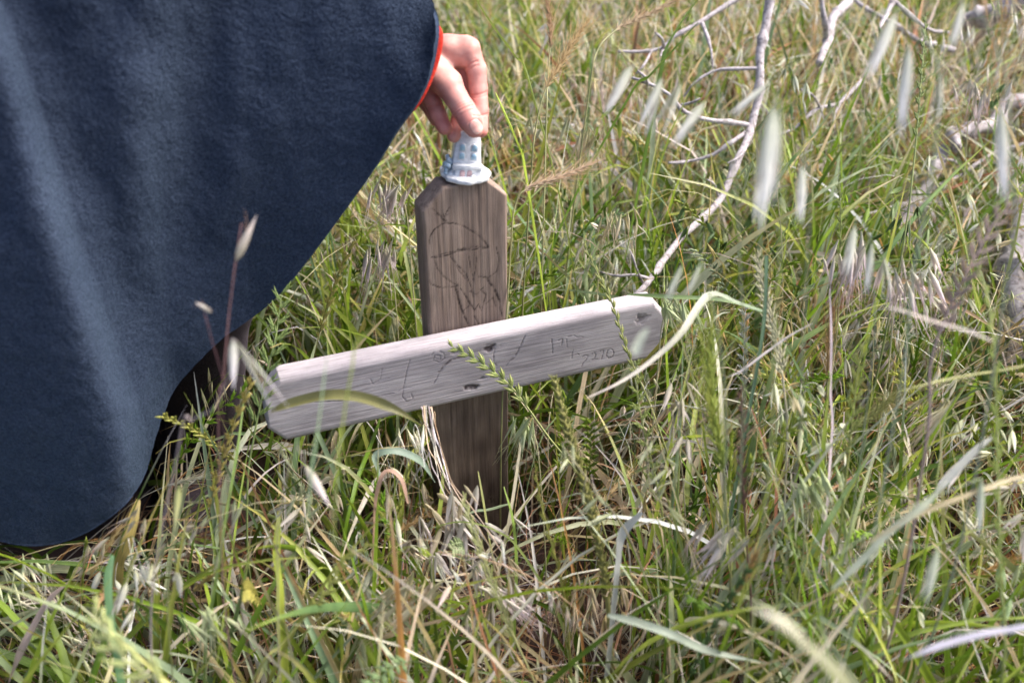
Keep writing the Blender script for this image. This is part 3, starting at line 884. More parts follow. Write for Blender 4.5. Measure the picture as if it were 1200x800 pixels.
def build_figurine():
    B = PY(544.5, 193.5, .8745)
    B = np.array([B[0], B[1], POST_TOP + 0.0012])
    root = obj("ceramic_house_figurine", None, label="small white ceramic house figurine with pale blue windows held on top of the cross", cat="figurine", loc=B)
    root.scale = (1.15, 1.12, 1.0)
    root.rotation_euler = (math.radians(-3), math.radians(6), 0.16)
    r = 0.0215
    # base: irregular rounded disc with mound
    h = 0.0007
    lo = np.array([-.026, -.024, -.002]); G = grid(lo, (.026, .024, .020), h)
    rr = np.hypot(G[..., 0], G[..., 1] * 1.03)
    ang = np.arctan2(G[..., 1], G[..., 0])
    rad = r * (1 + .035 * np.sin(3 * ang + 1) + .025 * np.sin(7 * ang) + .015 * np.sin(13 * ang + 2))
    q = np.stack([rr - rad + .002, np.abs(G[..., 2] - .0025) - .0008], -1)
    d = np.minimum(q.max(-1), 0) + np.sqrt((np.maximum(q, 0) ** 2).sum(-1)) - .0018
    rs = np.random.default_rng(4)
    for k in range(16):
        a = rs.uniform(0, 6.28); rad_ = rs.uniform(.013, .0205)
        d = smin(d, capsule(G, (math.cos(a) * rad_, math.sin(a) * rad_, .004), (math.cos(a) * rad_, math.sin(a) * rad_, .0055), rs.uniform(.0018, .0036), .0020), .0015)
    d = smin(d, capsule(G, (-.011, -.004, .003), (-.012, .006, .010), .006, .004), .003)
    V, Q = nets(d.astype(np.float32), lo, h)
    obj("base", mesh("base", V, Q[:, ::-1], M_CER), root)
    # bluish shrubs at the left
    lo = np.array([-.022, -.018, .002]); G = grid(lo, (-.004, .012, .026), h)
    d = None
    for k in range(16):
        c = np.array([rs.uniform(-.018, -.013), rs.uniform(-.012, .004), rs.uniform(.006, .019)])
        s_ = capsule(G, c, c + [0, 0, .001], rs.uniform(.0016, .0026), .0016)
        d = s_ if d is None else smin(d, s_, .0006)
    V, Q = nets(d.astype(np.float32), lo, h)
    obj("shrub", mesh("shrub", V, Q[:, ::-1], M_CERB), root)
    # tower, tapering a little upward
    def taper_box(x0, x1, y0, y1, z0, z1, tp, b=.0009):
        acc = []
        lv = [(z0, 1), (z1 - b, tp), (z1, tp - .06)]
        n = 0
        ring = []
        for x, y, sx, sy in ((x0, y0, 1, 1), (x1, y0, -1, 1), (x1, y1, -1, -1), (x0, y1, 1, -1)):
            pts = [(x + sx * b, y), (x, y + sy * b)] if (x, y) in ((x1, y0), (x0, y1)) else [(x, y + sy * b), (x + sx * b, y)]
            if (x, y) == (x1, y0): pts = [(x - b, y), (x, y + b)]
            if (x, y) == (x1, y1): pts = [(x, y - b), (x - b, y)]
            if (x, y) == (x0, y1): pts = [(x + b, y), (x, y - b)]
            if (x, y) == (x0, y0): pts = [(x, y + b), (x + b, y)]
            ring += pts
        ring = np.array(ring); c = np.array([(x0 + x1) / 2, (y0 + y1) / 2])
        V = np.vstack([np.column_stack([c + (ring - c) * s_, np.full(8, z)]) for z, s_ in lv] + [[[*c, z1]]])
        k = np.arange(8)
        F4 = np.vstack([np.stack([a + k, a + (k + 1) % 8, a + 8 + (k + 1) % 8, a + 8 + k], -1) for a in (0, 8)])
        F3 = np.stack([16 + k, 16 + (k + 1) % 8, np.full(8, 24)], -1)
        return V, [F4, F3]
    V, F = taper_box(-.0130, .0128, -.008, .010, .004, .047, .74)
    obj("tower", mesh("tower", V, F, M_CER, smooth=False), root)
    V, F = taper_box(-.0125, .0125, -.0125, -.007, .0125, .0165, 1.0, .0007)
    obj("ledge", mesh("ledge", V, F, M_CER, smooth=False), root)
    V, F = taper_box(-.0105, .0120, -.0115, -.007, .004, .0124, 1.0, .0007)
    obj("porch", mesh("porch", V, F, M_CER, smooth=False), root)
    arch = [(-.0021, -.0028), (.0021, -.0028), (.0021, .0012)] + [(.0021 * math.cos(a), .0012 + .0021 * math.sin(a)) for a in np.linspace(.3, math.pi - .3, 6)] + [(-.0021, .0012)]
    fr = [(x * 1.32, z * 1.25) for x, z in arch]
    for k, (x, z) in enumerate([(-.0050, .0238), (.0050, .0232), (-.0048, .0322), (.0050, .0318)]):
        V, F = prism([(x + a, z + b) for a, b in fr], -.004, -.0083 + (z - .02) * .04)
        wf = obj("window_frame", mesh("window_frame", V, F, M_CER), root)
        V, F = prism([(x + a, z + b) for a, b in arch], -.004, -.0087 + (z - .02) * .04, .0002)
        obj("window", mesh("window", V, F, M_WIN), wf)
    for x in (-.0042, .0018):
        o_ = [(x - .0021, .005), (x + .0021, .005), (x + .0021, .0100), (x + .0012, .0112), (x - .0012, .0112), (x - .0021, .0100)]
        V, F = prism(o_, -.009, -.0121, .0002)
        obj("door", mesh("door", V, F, M_PINK), root)
    return root
build_figurine()

# ------------------------------------------------------------------ dead branches
def branch(name, limbs, label, cat="branch", lump=0.22, group=None):
    base = np.asarray(limbs[0][0][0] if not isinstance(limbs[0][0][0], (int, float)) else 0)
    first = PY(*limbs[0][0][0]) if len(limbs[0][0][0]) == 3 else None
    root = obj(name, None, label=label, cat=cat, group=group, loc=first)
    for k, (pts, r0, r1) in enumerate(limbs):
        W = np.array([PY(*p) for p in pts])
        n = max(10, int(np.linalg.norm(np.diff(W, axis=0), axis=1).sum() / .006))
        C = catmull(W, n)
        s = np.arange(n) * .09
        C = C + (np.stack([vn(s, s * 0 + k, seed=21 + k), vn(s, s * 0 + k, seed=41 + k), vn(s, s * 0 + k, seed=61 + k)], -1) - .5) * r0 * 1.6
        r0, r1 = r0 * .8, r1 * .8
        R = np.linspace(r0, r1, n) * (1 + .35 * np.exp(-((np.arange(n) % 13 - 6) / 1.2) ** 2))
        V, F = tube(C, R, 9, seed=k * 7 + 3, lump=lump)
        me = mesh("twig" if k else "main_stem", V, F, M_BARK); relocate(me, first)
        obj("main_stem" if k == 0 else "twig", me, root)
    return root
branch("dead_branch", [
    ([(908, -30, 1.47), (903, 15, 1.44), (897, 60, 1.40), (888, 105, 1.36), (880, 150, 1.32), (868, 185, 1.27), (842, 228, 1.22), (800, 280, 1.14), (758, 326, 1.06), (738, 345, 1.03)], .0088, .0046),
    ([(880, 151, 1.32), (852, 144, 1.30), (820, 138, 1.29), (797, 130, 1.27), (780, 112, 1.26), (758, 99, 1.27), (739, 92, 1.29)], .0046, .0024),
    ([(880, 152, 1.32), (858, 168, 1.29), (835, 184, 1.28), (808, 189, 1.28), (783, 189, 1.27)], .0042, .0022),
    ([(797, 124, 1.27), (812, 120, 1.26), (822, 115, 1.26)], .0028, .0014),
    ([(889, 82, 1.38), (860, 83, 1.38), (838, 85, 1.39), (815, 98, 1.38), (800, 114, 1.38)], .0034, .0018),
    ([(760, 98, 1.27), (757, 90, 1.26), (748, 84, 1.27)], .0026, .0013),
    ([(842, 228, 1.22), (838, 216, 1.2), (829, 210, 1.19)], .0022, .0012),
    ([(758, 326, 1.06), (742, 322, 1.05), (722, 323, 1.05), (702, 318, 1.06)], .0024, .0013),
    ([(752, 330, 1.05), (746, 318, 1.04), (741, 300, 1.04), (738, 292, 1.05)], .0021, .0011),
    ([(872, 176, 1.28), (864, 186, 1.26), (853, 192, 1.25)], .0024, .0012),
], "long pale grey branch with side twigs slanting down to the crossbar's right end")
branch("dead_branch", [
    ([(885, -12, 1.55), (850, 8, 1.53), (822, 26, 1.50), (797, 42, 1.48), (778, 56, 1.47), (752, 59, 1.46), (724, 60, 1.46)], .0048, .0026),
    ([(820, 27, 1.50), (826, 42, 1.47), (831, 60, 1.44), (833, 80, 1.42)], .0036, .0018),
    ([(779, 56, 1.47), (777, 46, 1.46), (769, 39, 1.46)], .0032, .0016),
    ([(777, 57, 1.47), (775, 66, 1.45)], .003, .0016),
    ([(762, 60, 1.46), (755, 76, 1.43), (746, 88, 1.42)], .0028, .0015),
], "thin pale forked twig lying above the long lichen grey branch")
branch("dead_branch", [
    ([(1012, -30, 1.75), (998, 0, 1.70), (984, 22, 1.64), (967, 48, 1.58), (960, 75, 1.52)], .0115, .0070),
    ([(966, 50, 1.58), (964, 30, 1.56), (960, 8, 1.57), (956, -20, 1.58)], .0055, .0042),
], "thick forked grey branch rising out of the grass at the top edge")
branch("dead_branch", [
    ([(1054, -20, 1.7), (1046, 5, 1.66), (1040, 20, 1.62), (1034, 36, 1.58)], .0062, .0035),
    ([(1046, 4, 1.66), (1068, 22, 1.66), (1090, 36, 1.68), (1110, 40, 1.7)], .0045, .0028),
], "small dark spurred twig right of the thick forked branch")
branch("dead_branch", [
    ([(1010, 95, 1.5), (985, 120, 1.46), (960, 128, 1.43), (935, 150, 1.40), (905, 158, 1.38)], .0042, .0022),
    ([(960, 128, 1.43), (950, 112, 1.42), (935, 104, 1.42)], .0028, .0014),
    ([(985, 120, 1.46), (978, 140, 1.43), (980, 160, 1.41)], .0028, .0014),
], "short pale twig with two spurs to the right of the long grey branch")
branch("dead_branch", [
    ([(1205, 168, 1.55), (1165, 180, 1.50), (1130, 205, 1.46), (1100, 215, 1.43), (1072, 238, 1.40)], .0044, .0022),
    ([(1130, 205, 1.46), (1118, 190, 1.45), (1100, 185, 1.45)], .0028, .0014),
], "thin pale twig reaching left from beneath the half buried grey log")
branch("fallen_log", [([(1240, 100, 1.75), (1200, 122, 1.66), (1162, 140, 1.58), (1128, 158, 1.50), (1112, 168, 1.47)], .020, .011)], "pale grey log lying half buried in grass at the upper right edge", "log", .3)
branch("fallen_log", [([(1106, 175, 1.50), (1094, 210, 1.44), (1078, 240, 1.40), (1056, 272, 1.33), (1046, 290, 1.3)], .012, .015)], "short grey log leaning in a dark gap right of the long branch", "log", .35)
branch("fallen_log", [([(1204, 225, 1.34), (1200, 280, 1.26), (1196, 340, 1.19), (1196, 395, 1.13), (1200, 430, 1.1)], .020, .026)], "thick grey log standing in the grass cut by the right edge", "log", .35)
branch("fallen_log", [([(1130, 30, 1.95), (1160, 18, 1.93), (1190, 8, 1.92), (1230, -4, 1.92)], .022, .024)], "stout grey log lying in the grass of the top right corner", "log", .4)
branch("dead_branch", [([(1118, 60, 1.8), (1080, 48, 1.8), (1050, 30, 1.8), (1010, 6, 1.85), (990, -14, 1.9)], .0075, .004)], "dim brown stick lying behind the small spurred twig")

# ------------------------------------------------------------------ grass
GREEN = np.array([[.145, .245, .016], [.20, .30, .025], [.26, .36, .04], [.095, .17, .015], [.33, .41, .07]])
BLUEG = np.array([[.20, .29, .14], [.29, .37, .21], [.42, .48, .31], [.12, .20, .08]])
YELL = np.array([[.34, .38, .07], [.42, .44, .12], [.44, .38, .12]])
STRAW = np.array([[.62, .48, .26], [.70, .57, .37], [.52, .37, .20], [.76, .66, .50]])
PALE = np.array([[.76, .69, .66], [.70, .66, .56], [.66, .68, .52], [.82, .77, .78]])
RED = np.array([[.42, .19, .11], [.50, .27, .17], [.34, .15, .09], [.58, .30, .10]])
BROWN = np.array([[.17, .09, .06], [.25, .145, .095], [.11, .06, .04]])
def pick(p, n, r):
    """p: list of (palette, weight)"""
    ws = np.array([x[1] for x in p], float); ws /= ws.sum()
    k = r.choice(len(p), n, p=ws)
    out = np.zeros((n, 3))
    for i, (pal, _) in enumerate(p):
        m = k == i
        out[m] = pal[r.integers(0, len(pal), m.sum())]
    return out * r.uniform(.75, 1.25, (n, 1)) * r.uniform(.93, 1.07, (n, 3))

def paths(root, az, th0, th1, L, K=10, pw=1.3, wob=.5, r=rng, kink=None):
    n = len(root)
    s = np.linspace(0, 1, K)[None]
    th = th0[:, None] + (th1 - th0)[:, None] * s ** pw
    if kink is not None:
        kp, ka = kink
        th = th + ka[:, None] * (1 / (1 + np.exp(-(s - kp[:, None]) * 40)))
    a = az[:, None] + r.normal(0, wob, (n, 1)) * s + r.normal(0, wob * .25, (n, K)).cumsum(1) / math.sqrt(K)
    d = np.stack([np.sin(th) * np.cos(a), np.sin(th) * np.sin(a), np.cos(th)], -1)
    step = (L / (K - 1))[:, None, None]
    P = np.concatenate([np.zeros((n, 1, 3)), np.cumsum((d[:, 1:] + d[:, :-1]) / 2 * step, 1)], 1) + root[:, None]
    low = 0.006 + .01 * r.random((n, 1))
    P[..., 2] = np.where(P[..., 2] < low, low + (P[..., 2] - low) * .05, P[..., 2])
    return P
def ribbons(P, W, roll, fold, C, prof=None):
    """n paths (n,K,3) -> folded blades; W (n,), roll (n,K) twist, fold (n,), C (n,3) or (n,K,3)"""
    n, K, _ = P.shape
    T = norm(np.gradient(P, axis=1))
    ref = np.array([0, 0, 1.0])
    S = np.cross(T, ref); bad = np.linalg.norm(S, axis=-1) < .08
    S[bad] = np.cross(T[bad], [0.8, .6, 0]); S = norm(S)
    Nn = np.cross(S, T)
    c, s_ = np.cos(roll)[..., None], np.sin(roll)[..., None]
    S2 = S * c + Nn * s_; N2 = Nn * c - S * s_
    s = np.linspace(0, 1, K)
    if prof is None: prof = np.clip(.55 + s * 1.6, 0, 1) * np.clip((1 - s) * 2.6, 0.02, 1) ** .8
    w = W[:, None] * prof[None]
    f = fold[:, None, None]
    Lf = P - S2 * w[..., None] / 2 * np.cos(f) + N2 * w[..., None] / 2 * np.sin(f)
    Rt = P + S2 * w[..., None] / 2 * np.cos(f) + N2 * w[..., None] / 2 * np.sin(f)
    V = np.stack([Lf, P, Rt], 2)
    base = (np.arange(n) * K * 3)[:, None, None] + (np.arange(K - 1) * 3)[None, :, None] + np.arange(2)[None, None]
    F = np.stack([base, base + 1, base + 4, base + 3], -1).reshape(-1, 4)
    if C.ndim == 2: C = np.repeat(C[:, None], K, 1)
    Cc = np.repeat(C[:, :, None], 3, 2).reshape(-1, 3)
    uv = np.zeros((n, K, 3, 2))
    uv[..., 0] = np.array([0, .5, 1])[None, None] + (np.arange(n) * 1.37 % 50)[:, None, None]
    uv[..., 1] = s[None, :, None] + (np.arange(n) * .731 % 50)[:, None, None]
    return V.reshape(-1, 3), F, Cc, uv.reshape(-1, 2)
def stalks(P, R0, R1, C):
    """thin three-sided stems along paths"""
    n, K, _ = P.shape
    T = norm(np.gradient(P, axis=1))
    A = np.cross(T, [0.31, .2, .93]); A = norm(A); B = np.cross(T, A)
    s = np.linspace(0, 1, K)[None, :, None]
    R = R0[:, None, None] * (1 - s) + R1[:, None, None] * s
    V = np.stack([P + R * (math.cos(a) * A + math.sin(a) * B) for a in (0, 2.094, 4.189)], 2)
    base = (np.arange(n) * K * 3)[:, None, None] + (np.arange(K - 1) * 3)[None, :, None]
    j = np.arange(3)[None, None]
    F = np.stack([base + j, base + (j + 1) % 3, base + 3 + (j + 1) % 3, base + 3 + j], -1).reshape(-1, 4)
    if C.ndim == 2: C = np.repeat(C[:, None], K, 1)
    uv = np.zeros((n, K, 3, 2)); uv[..., 0] = np.array([0, .33, .66])[None, None] * .3; uv[..., 1] = s * 3 + (np.arange(n) * .73 % 40)[:, None, None]
    return V.reshape(-1, 3), F, np.repeat(C[:, :, None], 3, 2).reshape(-1, 3), uv.reshape(-1, 2)

# --- what must stay clear: the cross, the hand and the figurine are not overgrown, the cloak has no blades through it
def poly_in(poly, x, y):
    poly = np.asarray(poly, float); ins = np.zeros(x.shape, bool); j = len(poly) - 1
    for i in range(len(poly)):
        xi, yi = poly[i]; xj, yj = poly[j]
        c = ((yi > y) != (yj > y)) & (x < (xj - xi) * (y - yi) / (yj - yi + 1e-9) + xi)
        ins ^= c; j = i
    return ins
CROSS_POLY = [(478, 228), (478, 396), (300, 425), (298, 470), (325, 520), (500, 484), (505, 590), (540, 632), (575, 640), (601, 600), (606, 468), (770, 420), (786, 372), (764, 330), (601, 375), (601, 215), (600, 30), (500, 20), (460, 150), (505, 165)]
CLOAK_POLY = [(h[0] + 3, h[1] + 3) for h in HEM] + [(-400, 540), (-400, -400), (520, -400)]
CLOAK_YW = np.array([[a[1], a[2]] for a in HEM])
def keep(P):
    """True for paths that stay clear of the cross, hand and cloak"""
    x, y, z = project(P)
    yw = P[..., 1]
    near = (z < .50) & (P[..., 2] > .02)
    b1 = poly_in(CROSS_POLY, x, y) & (yw < np.where(y < 180, .97, .90) + .35 * (P[..., 0] + .04) * (np.abs(P[..., 0] + .04) < .25))
    low = (P[..., 2] < .09)
    b2 = poly_in(CLOAK_POLY, x, y) & (yw < .98) & (yw > .1)
    inside = (np.abs((P[..., 0] - POST_C[0]) * EX[0] + (P[..., 1] - POST_C[1]) * EX[1]) < .05) & (np.abs((P[..., 0] - POST_C[0]) * EN[0] + (P[..., 1] - POST_C[1]) * EN[1]) < .02) & (P[..., 2] < POST_TOP)
    leg = np.hypot(P[..., 0] + .335, P[..., 1] - .99) < .07
    return ~(near | (b1 & ~low) | b2 | inside | leg).any(1)

def roots(n, y0, y1, r, xm=.32, xs=.62, clump=0):
    y = y0 + (y1 - y0) * r.random(n)
    x = (r.random(n) * 2 - 1) * (xm + xs * y)
    if clump:
        cx = (r.random(clump) * 2 - 1); cy = y0 + (y1 - y0) * r.random(clump)
        k = r.integers(0, clump, n)
        x = cx[k] * (xm + xs * cy[k]) + r.normal(0, .022, n); y = cy[k] + r.normal(0, .022, n)
    g = (vn(x * 3, y * 3, seed=3) - 0.5) * 0.03
    return np.stack([x, y, g], -1)
CLEAR = [([(1168, 245), (1215, 235), (1215, 440), (1172, 410)], 1.22, .8), ([(1040, 285), (1060, 290), (1112, 200), (1118, 165), (1090, 180)], 1.42, .65), ([(1110, 160), (1120, 180), (1210, 140), (1210, 100)], 1.6, .7), ([(1130, 0), (1210, -30), (1210, 40), (1140, 50)], 1.9, .7),
         ([(735, 348), (765, 345), (850, 245), (890, 170), (915, 0), (890, 0), (865, 150), (830, 215)], 1.12, .55), ([(735, 90), (880, 140), (880, 160), (785, 200), (735, 110)], 1.24, .5), ([(720, 60), (780, 50), (880, -5), (890, 10), (835, 90), (745, 100)], 1.42, .5)]
CLEAR += [([(638, 440), (662, 440), (726, 690), (722, 770), (700, 760), (694, 690)], .72, .85), ([(816, 385), (852, 385), (862, 545), (862, 600), (836, 600), (822, 520)], .68, .9),
          ([(618, 550), (645, 550), (672, 670), (680, 790), (655, 790), (640, 670)], .64, .5), ([(884, 290), (905, 290), (902, 370), (866, 580), (848, 580), (880, 400)], .72, .85),
          ([(1140, 300), (1176, 300), (1184, 700), (1160, 700)], .56, .9), ([(535, 585), (560, 585), (625, 760), (595, 760)], .66, .5), ([(608, 460), (640, 480), (730, 640), (700, 650)], .80, .5)]
def clear_of(P, r):
    x, y, z = project(P); bad = np.zeros(len(P), bool)
    for poly, yw, pr in CLEAR:
        bad |= (poly_in(poly, x, y) & (P[..., 1] < yw)).any(1) & (r.random(len(P)) < pr)
    return ~bad
def wid(y):      # frustum weighting: more blades where they are near
    return y

grass_acc = Acc()
def field(n, y0, y1, Lr, Wr, th0r, th1r, pal, tippal=None, tipamt=(0, .5), azm=None, azs=3.2, clump=0, foldr=(.1, .7), pw=(1.0, 2.2), K=10, kinkp=0.0, seed=0, wob=.5, shrink=0, acc=None):
    r = np.random.default_rng(seed)
    R = roots(n, y0, y1, r, clump=clump)
    az = r.uniform(-math.pi, math.pi, n) if azm is None else r.normal(azm, azs, n)
    L = r.uniform(*Lr, n)
    th0 = r.normal(th0r[0], th0r[1], n); th1 = r.normal(th1r[0], th1r[1], n)
    kp = r.uniform(.3, .8, n); ka = np.where(r.random(n) < kinkp, r.uniform(.7, 1.9, n), 0)
    P = paths(R, az, th0, th1, L, K, 1.5, wob, r, (kp, ka))
    ok = keep(P)
    ok &= clear_of(P, r)
    # fewer blades at lower left: bare dark soil stands in for the cloak's shade
    shade_thin = np.clip((-.12 - R[:, 0]) / .12, 0, 1) * np.clip((.86 - R[:, 1]) / .12, 0, 1)
    ok &= r.random(n) > shade_thin * .45
    hollow = np.clip((.36 - vn(R[:, 0] * 4.5 + 9, R[:, 1] * 4.5, seed=95)) * 7, 0, 1)
    if acc is None: ok &= r.random(n) > hollow * .8
    P, n = P[ok], int(ok.sum())
    C = pick(pal, n, r)
    # dry patches and lush patches
    R = R[ok]
    dry = np.clip((vn(R[:, 0] * 2.6 + 4, R[:, 1] * 2.6, seed=91) - .52) * 4, 0, 1) * .65
    m = r.random(n) < dry
    C[m] = pick([(STRAW, 4), (RED, 1.6), (BROWN, 1), (PALE, 1.5)], int(m.sum()), r)
    s = np.linspace(0, 1, K)[None, :, None]
    Ct = pick(tippal, n, r) if tippal else C
    am = r.uniform(*tipamt, (n, 1, 1))
    mix = np.clip((s - (1 - am)) / np.maximum(am, .01), 0, 1) * (am > .02)
    Cb = C * .8 + np.array([.30, .22, .14]) * .25       # paler sheath at the foot
    fo = np.clip(1 - s * 5, 0, 1)
    CC = (C[:, None] * (1 - fo) + Cb[:, None] * fo) * (1 - mix) + Ct[:, None] * mix
    W = r.uniform(*Wr, n)
    roll = r.uniform(-1.2, 1.2, (n, 1)) + r.normal(0, 1.2, (n, 1)) * np.linspace(0, 1, K)[None]
    V, F, c, uv = ribbons(P, W, roll, r.uniform(*foldr, n), CC)
    (acc or grass_acc).add(V, F, c, uv)
    return P

# bent dry thatch at the foot
thatch = Acc()
field(7000, .35, 3.4, (.10, .32), (.0012, .0036), (.8, .5), (1.7, .4), [(STRAW, 3), (RED, 2.5), (BROWN, 3), (PALE, .6)], seed=1, wob=1.6, K=9, acc=thatch)
field(5500, .35, 3.0, (.16, .42), (.0010, .0028), (.5, .4), (1.9, .5), [(STRAW, 3.5), (RED, 2.5), (BROWN, 1.5), (PALE, 1)], seed=2, wob=1.4, K=11, acc=thatch)
obj("dry_grass_thatch", thatch.mesh("dry_grass_thatch", M_LEAF), kind="stuff", label="tangled dry straw and reddish dead stems low in the meadow")
# green blades
field(4800, .35, 2.0, (.26, .52), (.0036, .0095), (.20, .16), (1.0, .45), [(GREEN, 7), (BLUEG, 2), (YELL, 1)], [(YELL, 1), (STRAW, 1.4), (PALE, .5)], (0, .35), seed=3, clump=520, kinkp=.15, K=12)
field(5200, .40, 3.3, (.30, .58), (.0030, .0080), (.18, .15), (.9, .45), [(GREEN, 7), (BLUEG, 3), (YELL, 1.5)], [(YELL, 1), (STRAW, 1), (PALE, 1)], (0, .3), seed=4, kinkp=.18, K=12)
field(6500, 1.15, 3.8, (.30, .60), (.0045, .0100), (.15, .13), (.8, .45), [(GREEN, 6), (BLUEG, 3), (YELL, 1.5), (STRAW, 1)], [(YELL, 1), (STRAW, 1)], (0, .3), seed=5, clump=600, kinkp=.12, K=9)
field(620, .38, 1.45, (.30, .55), (.0075, .0130), (.25, .2), (1.35, .4), [(GREEN, 3), (BLUEG, 3), (PALE, 1)], [(YELL, 1), (STRAW, 1.4), (PALE, 1)], (0, .4), seed=31, kinkp=.3, K=14)
# arching pale and grey-green blades
field(2400, .40, 2.8, (.30, .56), (.0028, .0075), (.35, .25), (1.7, .4), [(BLUEG, 2), (PALE, 5), (STRAW, 3), (GREEN, 1)], [(PALE, 1), (STRAW, 1)], (0, .5), seed=6, kinkp=.3, K=12)
field(1300, 1.2, 3.4, (.30, .58), (.0045, .009), (.3, .2), (1.5, .5), [(PALE, 5), (BLUEG, 1), (STRAW, 2)], seed=8, kinkp=.3, K=10)
# dry standing stems and curly dead leaves
field(4200, .40, 3.2, (.20, .52), (.0014, .0042), (.28, .22), (1.4, .7), [(STRAW, 3), (PALE, 3), (RED, 1.5)], seed=7, kinkp=.35, wob=1.1, K=12)
obj("meadow_grass", grass_acc.mesh("meadow_grass", M_LEAF), kind="stuff", label="tall tangled green and yellow meadow grass around the cross")

# ------------------------------------------------------------------ seeds, spikelets
def husk(L, W, T, K=6, n=6, belly=.38, bend=.0, tip=1.0):
    """pointed boat-shaped husk along +z"""
    s = np.linspace(0, 1, K)
    prof = np.sin(np.clip(s / (2 * belly), 0, 1) * math.pi / 2) ** .8 * (s < belly) + (s >= belly) * np.clip((1 - s) / (1 - belly), 0, 1) ** (.85 * tip)
    prof[0] = .25; prof[-1] = .02
    th = np.linspace(0, 2 * math.pi, n, endpoint=False)
    V = np.zeros((K, n, 3))
    V[..., 0] = prof[:, None] * W / 2 * np.cos(th)
    V[..., 1] = prof[:, None] * T / 2 * np.sin(th) + (bend * L * s ** 2)[:, None]
    V[..., 2] = (s * L)[:, None]
    i = np.arange(K - 1)[:, None] * n; j = np.arange(n)[None]
    F = np.stack([i + j, i + (j + 1) % n, i + n + (j + 1) % n, i + n + j], -1).reshape(-1, 4)
    uv = np.stack(np.broadcast_arrays(np.abs(th / math.pi - 1)[None], s[:, None]), -1).reshape(-1, 2)
    return V.reshape(-1, 3), F, uv
def glume(L, W, K=7, open_=.35, bend=.12):
    """one papery oat glume, a hollow pointed boat along +z, back bulging to +y"""
    s = np.linspace(0, 1, K)
    prof = np.sin(np.clip(s, 0, 1) ** .62 * math.pi) ** 1.05; prof[0] = .12; prof[-1] = 0.01
    th = np.linspace(-1.15, 1.15, 5)
    V = np.zeros((K, 5, 3))
    V[..., 0] = prof[:, None] * W / 2 * np.sin(th) / math.sin(1.15)
    V[..., 1] = prof[:, None] * W / 2 * (np.cos(th) - .3) * .8 + (bend * L * np.sin(s * math.pi))[:, None] * .3 + (open_ * L * s ** 1.3)[:, None] * .5
    V[..., 2] = (s * L)[:, None]
    i = np.arange(K - 1)[:, None] * 5; j = np.arange(4)[None]
    F = np.stack([i + j, i + j + 1, i + 6 + j, i + 5 + j], -1).reshape(-1, 4)
    uv = np.stack(np.broadcast_arrays(((th + 1.15) / 2.3)[None], s[:, None]), -1).reshape(-1, 2)
    return V.reshape(-1, 3), F, uv
def awn(p0, d, L, r0=.00022, K=5, curve=(0, 0, 0)):
    s = np.linspace(0, 1, K)[:, None]
    P = np.asarray(p0) + np.asarray(d) * L * s + np.asarray(curve) * L * s ** 2
    V, F, c, uv = stalks(P[None], np.array([r0]), np.array([r0 * .3]), np.ones((1, 3)))
    return V, F, uv
def merge(parts):
    V, F, C, U, n = [], [], [], [], 0
    for v, f, u, c in parts:
        V.append(v); F.append(f + n); U.append(u); C.append(np.broadcast_to(c, (len(v), 3))); n += len(v)
    return np.vstack(V), np.vstack(F), np.vstack(U), np.vstack(C)
def rotx(V, a):
    c, s = math.cos(a), math.sin(a); return V @ np.array([[1, 0, 0], [0, c, s], [0, -s, c]])
def rotz(V, a):
    c, s = math.cos(a), math.sin(a); return V @ np.array([[c, s, 0], [-s, c, 0], [0, 0, 1]])
def T_oat(seed, L=.024, W=.0050, aw=1.0):
    """oat spikelet hanging along +z: two glumes, florets, bent awns. colours are factors"""
    r = np.random.default_rng(seed); p = []
    op = r.uniform(.12, .55)
    for k in (0, 1):
        v, f, u = glume(L * r.uniform(.9, 1.1), W, open_=op)
        g = np.clip(v[:, 2] / L, 0, 1)[:, None]
        c = np.array([.62, .66, .5]) * (1 - g) + np.array([1.1, 1.08, 1.1]) * g
        p.append((rotz(v, math.pi * k), f, u, c))
    for k in range(2):
        v, f, u = husk(L * .7, .0024, .002)
        p.append((rotz(rotx(v, r.uniform(-.12, .12)), r.uniform(0, 6)), f, u, np.array([.6, .62, .42])))
        v, f, u = awn((0, 0, L * .4), norm(np.array([r.normal(0, .3), r.normal(0, .3), 1.0])), L * aw * r.uniform(.9, 1.5), .00022, 5, (r.normal(0, .35), r.normal(0, .35), -.1))
        p.append((v, f, u, np.array([.55, .4, .3])))
    return merge(p)
def T_rye(seed, L=.012, nf=4):
    """flattened ryegrass spikelet along +z spreading in x"""
    r = np.random.default_rng(seed); p = []
    for k in range(nf):
        v, f, u = husk(L * r.uniform(.55, .68), .0026, .0020, 6, 6)
        v = rotz(rotx(v, .22 * (1 if k % 2 else -1) * r.uniform(.7, 1.4)), math.pi / 2)
        v = v + [0, 0, L * .15 * k]
        p.append((v, f, u, np.array([.95, 1, .9]) * r.uniform(.85, 1.15)))
    return merge(p)
def T_barley(seed, L=.010):
    r = np.random.default_rng(seed); p = []
    for k in range(3):
        v, f, u = husk(L, .0018, .0016, 5, 5)
        a = (k - 1) * .35
        v = rotz(rotx(v, a), math.pi / 2)
        p.append((v, f, u, np.array([1, 1, .9])))
        tip = v[-1]
        v2, f2, u2 = awn(tip, norm(np.array([(k - 1) * .22 + r.normal(0, .06), r.normal(0, .08), 1.0])), r.uniform(.022, .034), .00018, 4, (r.normal(0, .08), r.normal(0, .08), 0))
        p.append((v2, f2, u2, np.array([1.15, 1.05, .85])))
    return merge(p)
OATS = [T_oat(k) for k in range(6)]; OATN = [T_oat(k + 20, aw=.45) for k in range(6)]; RYES = [T_rye(k, .0125) for k in range(4)]; BARS = [T_barley(k) for k in range(4)]
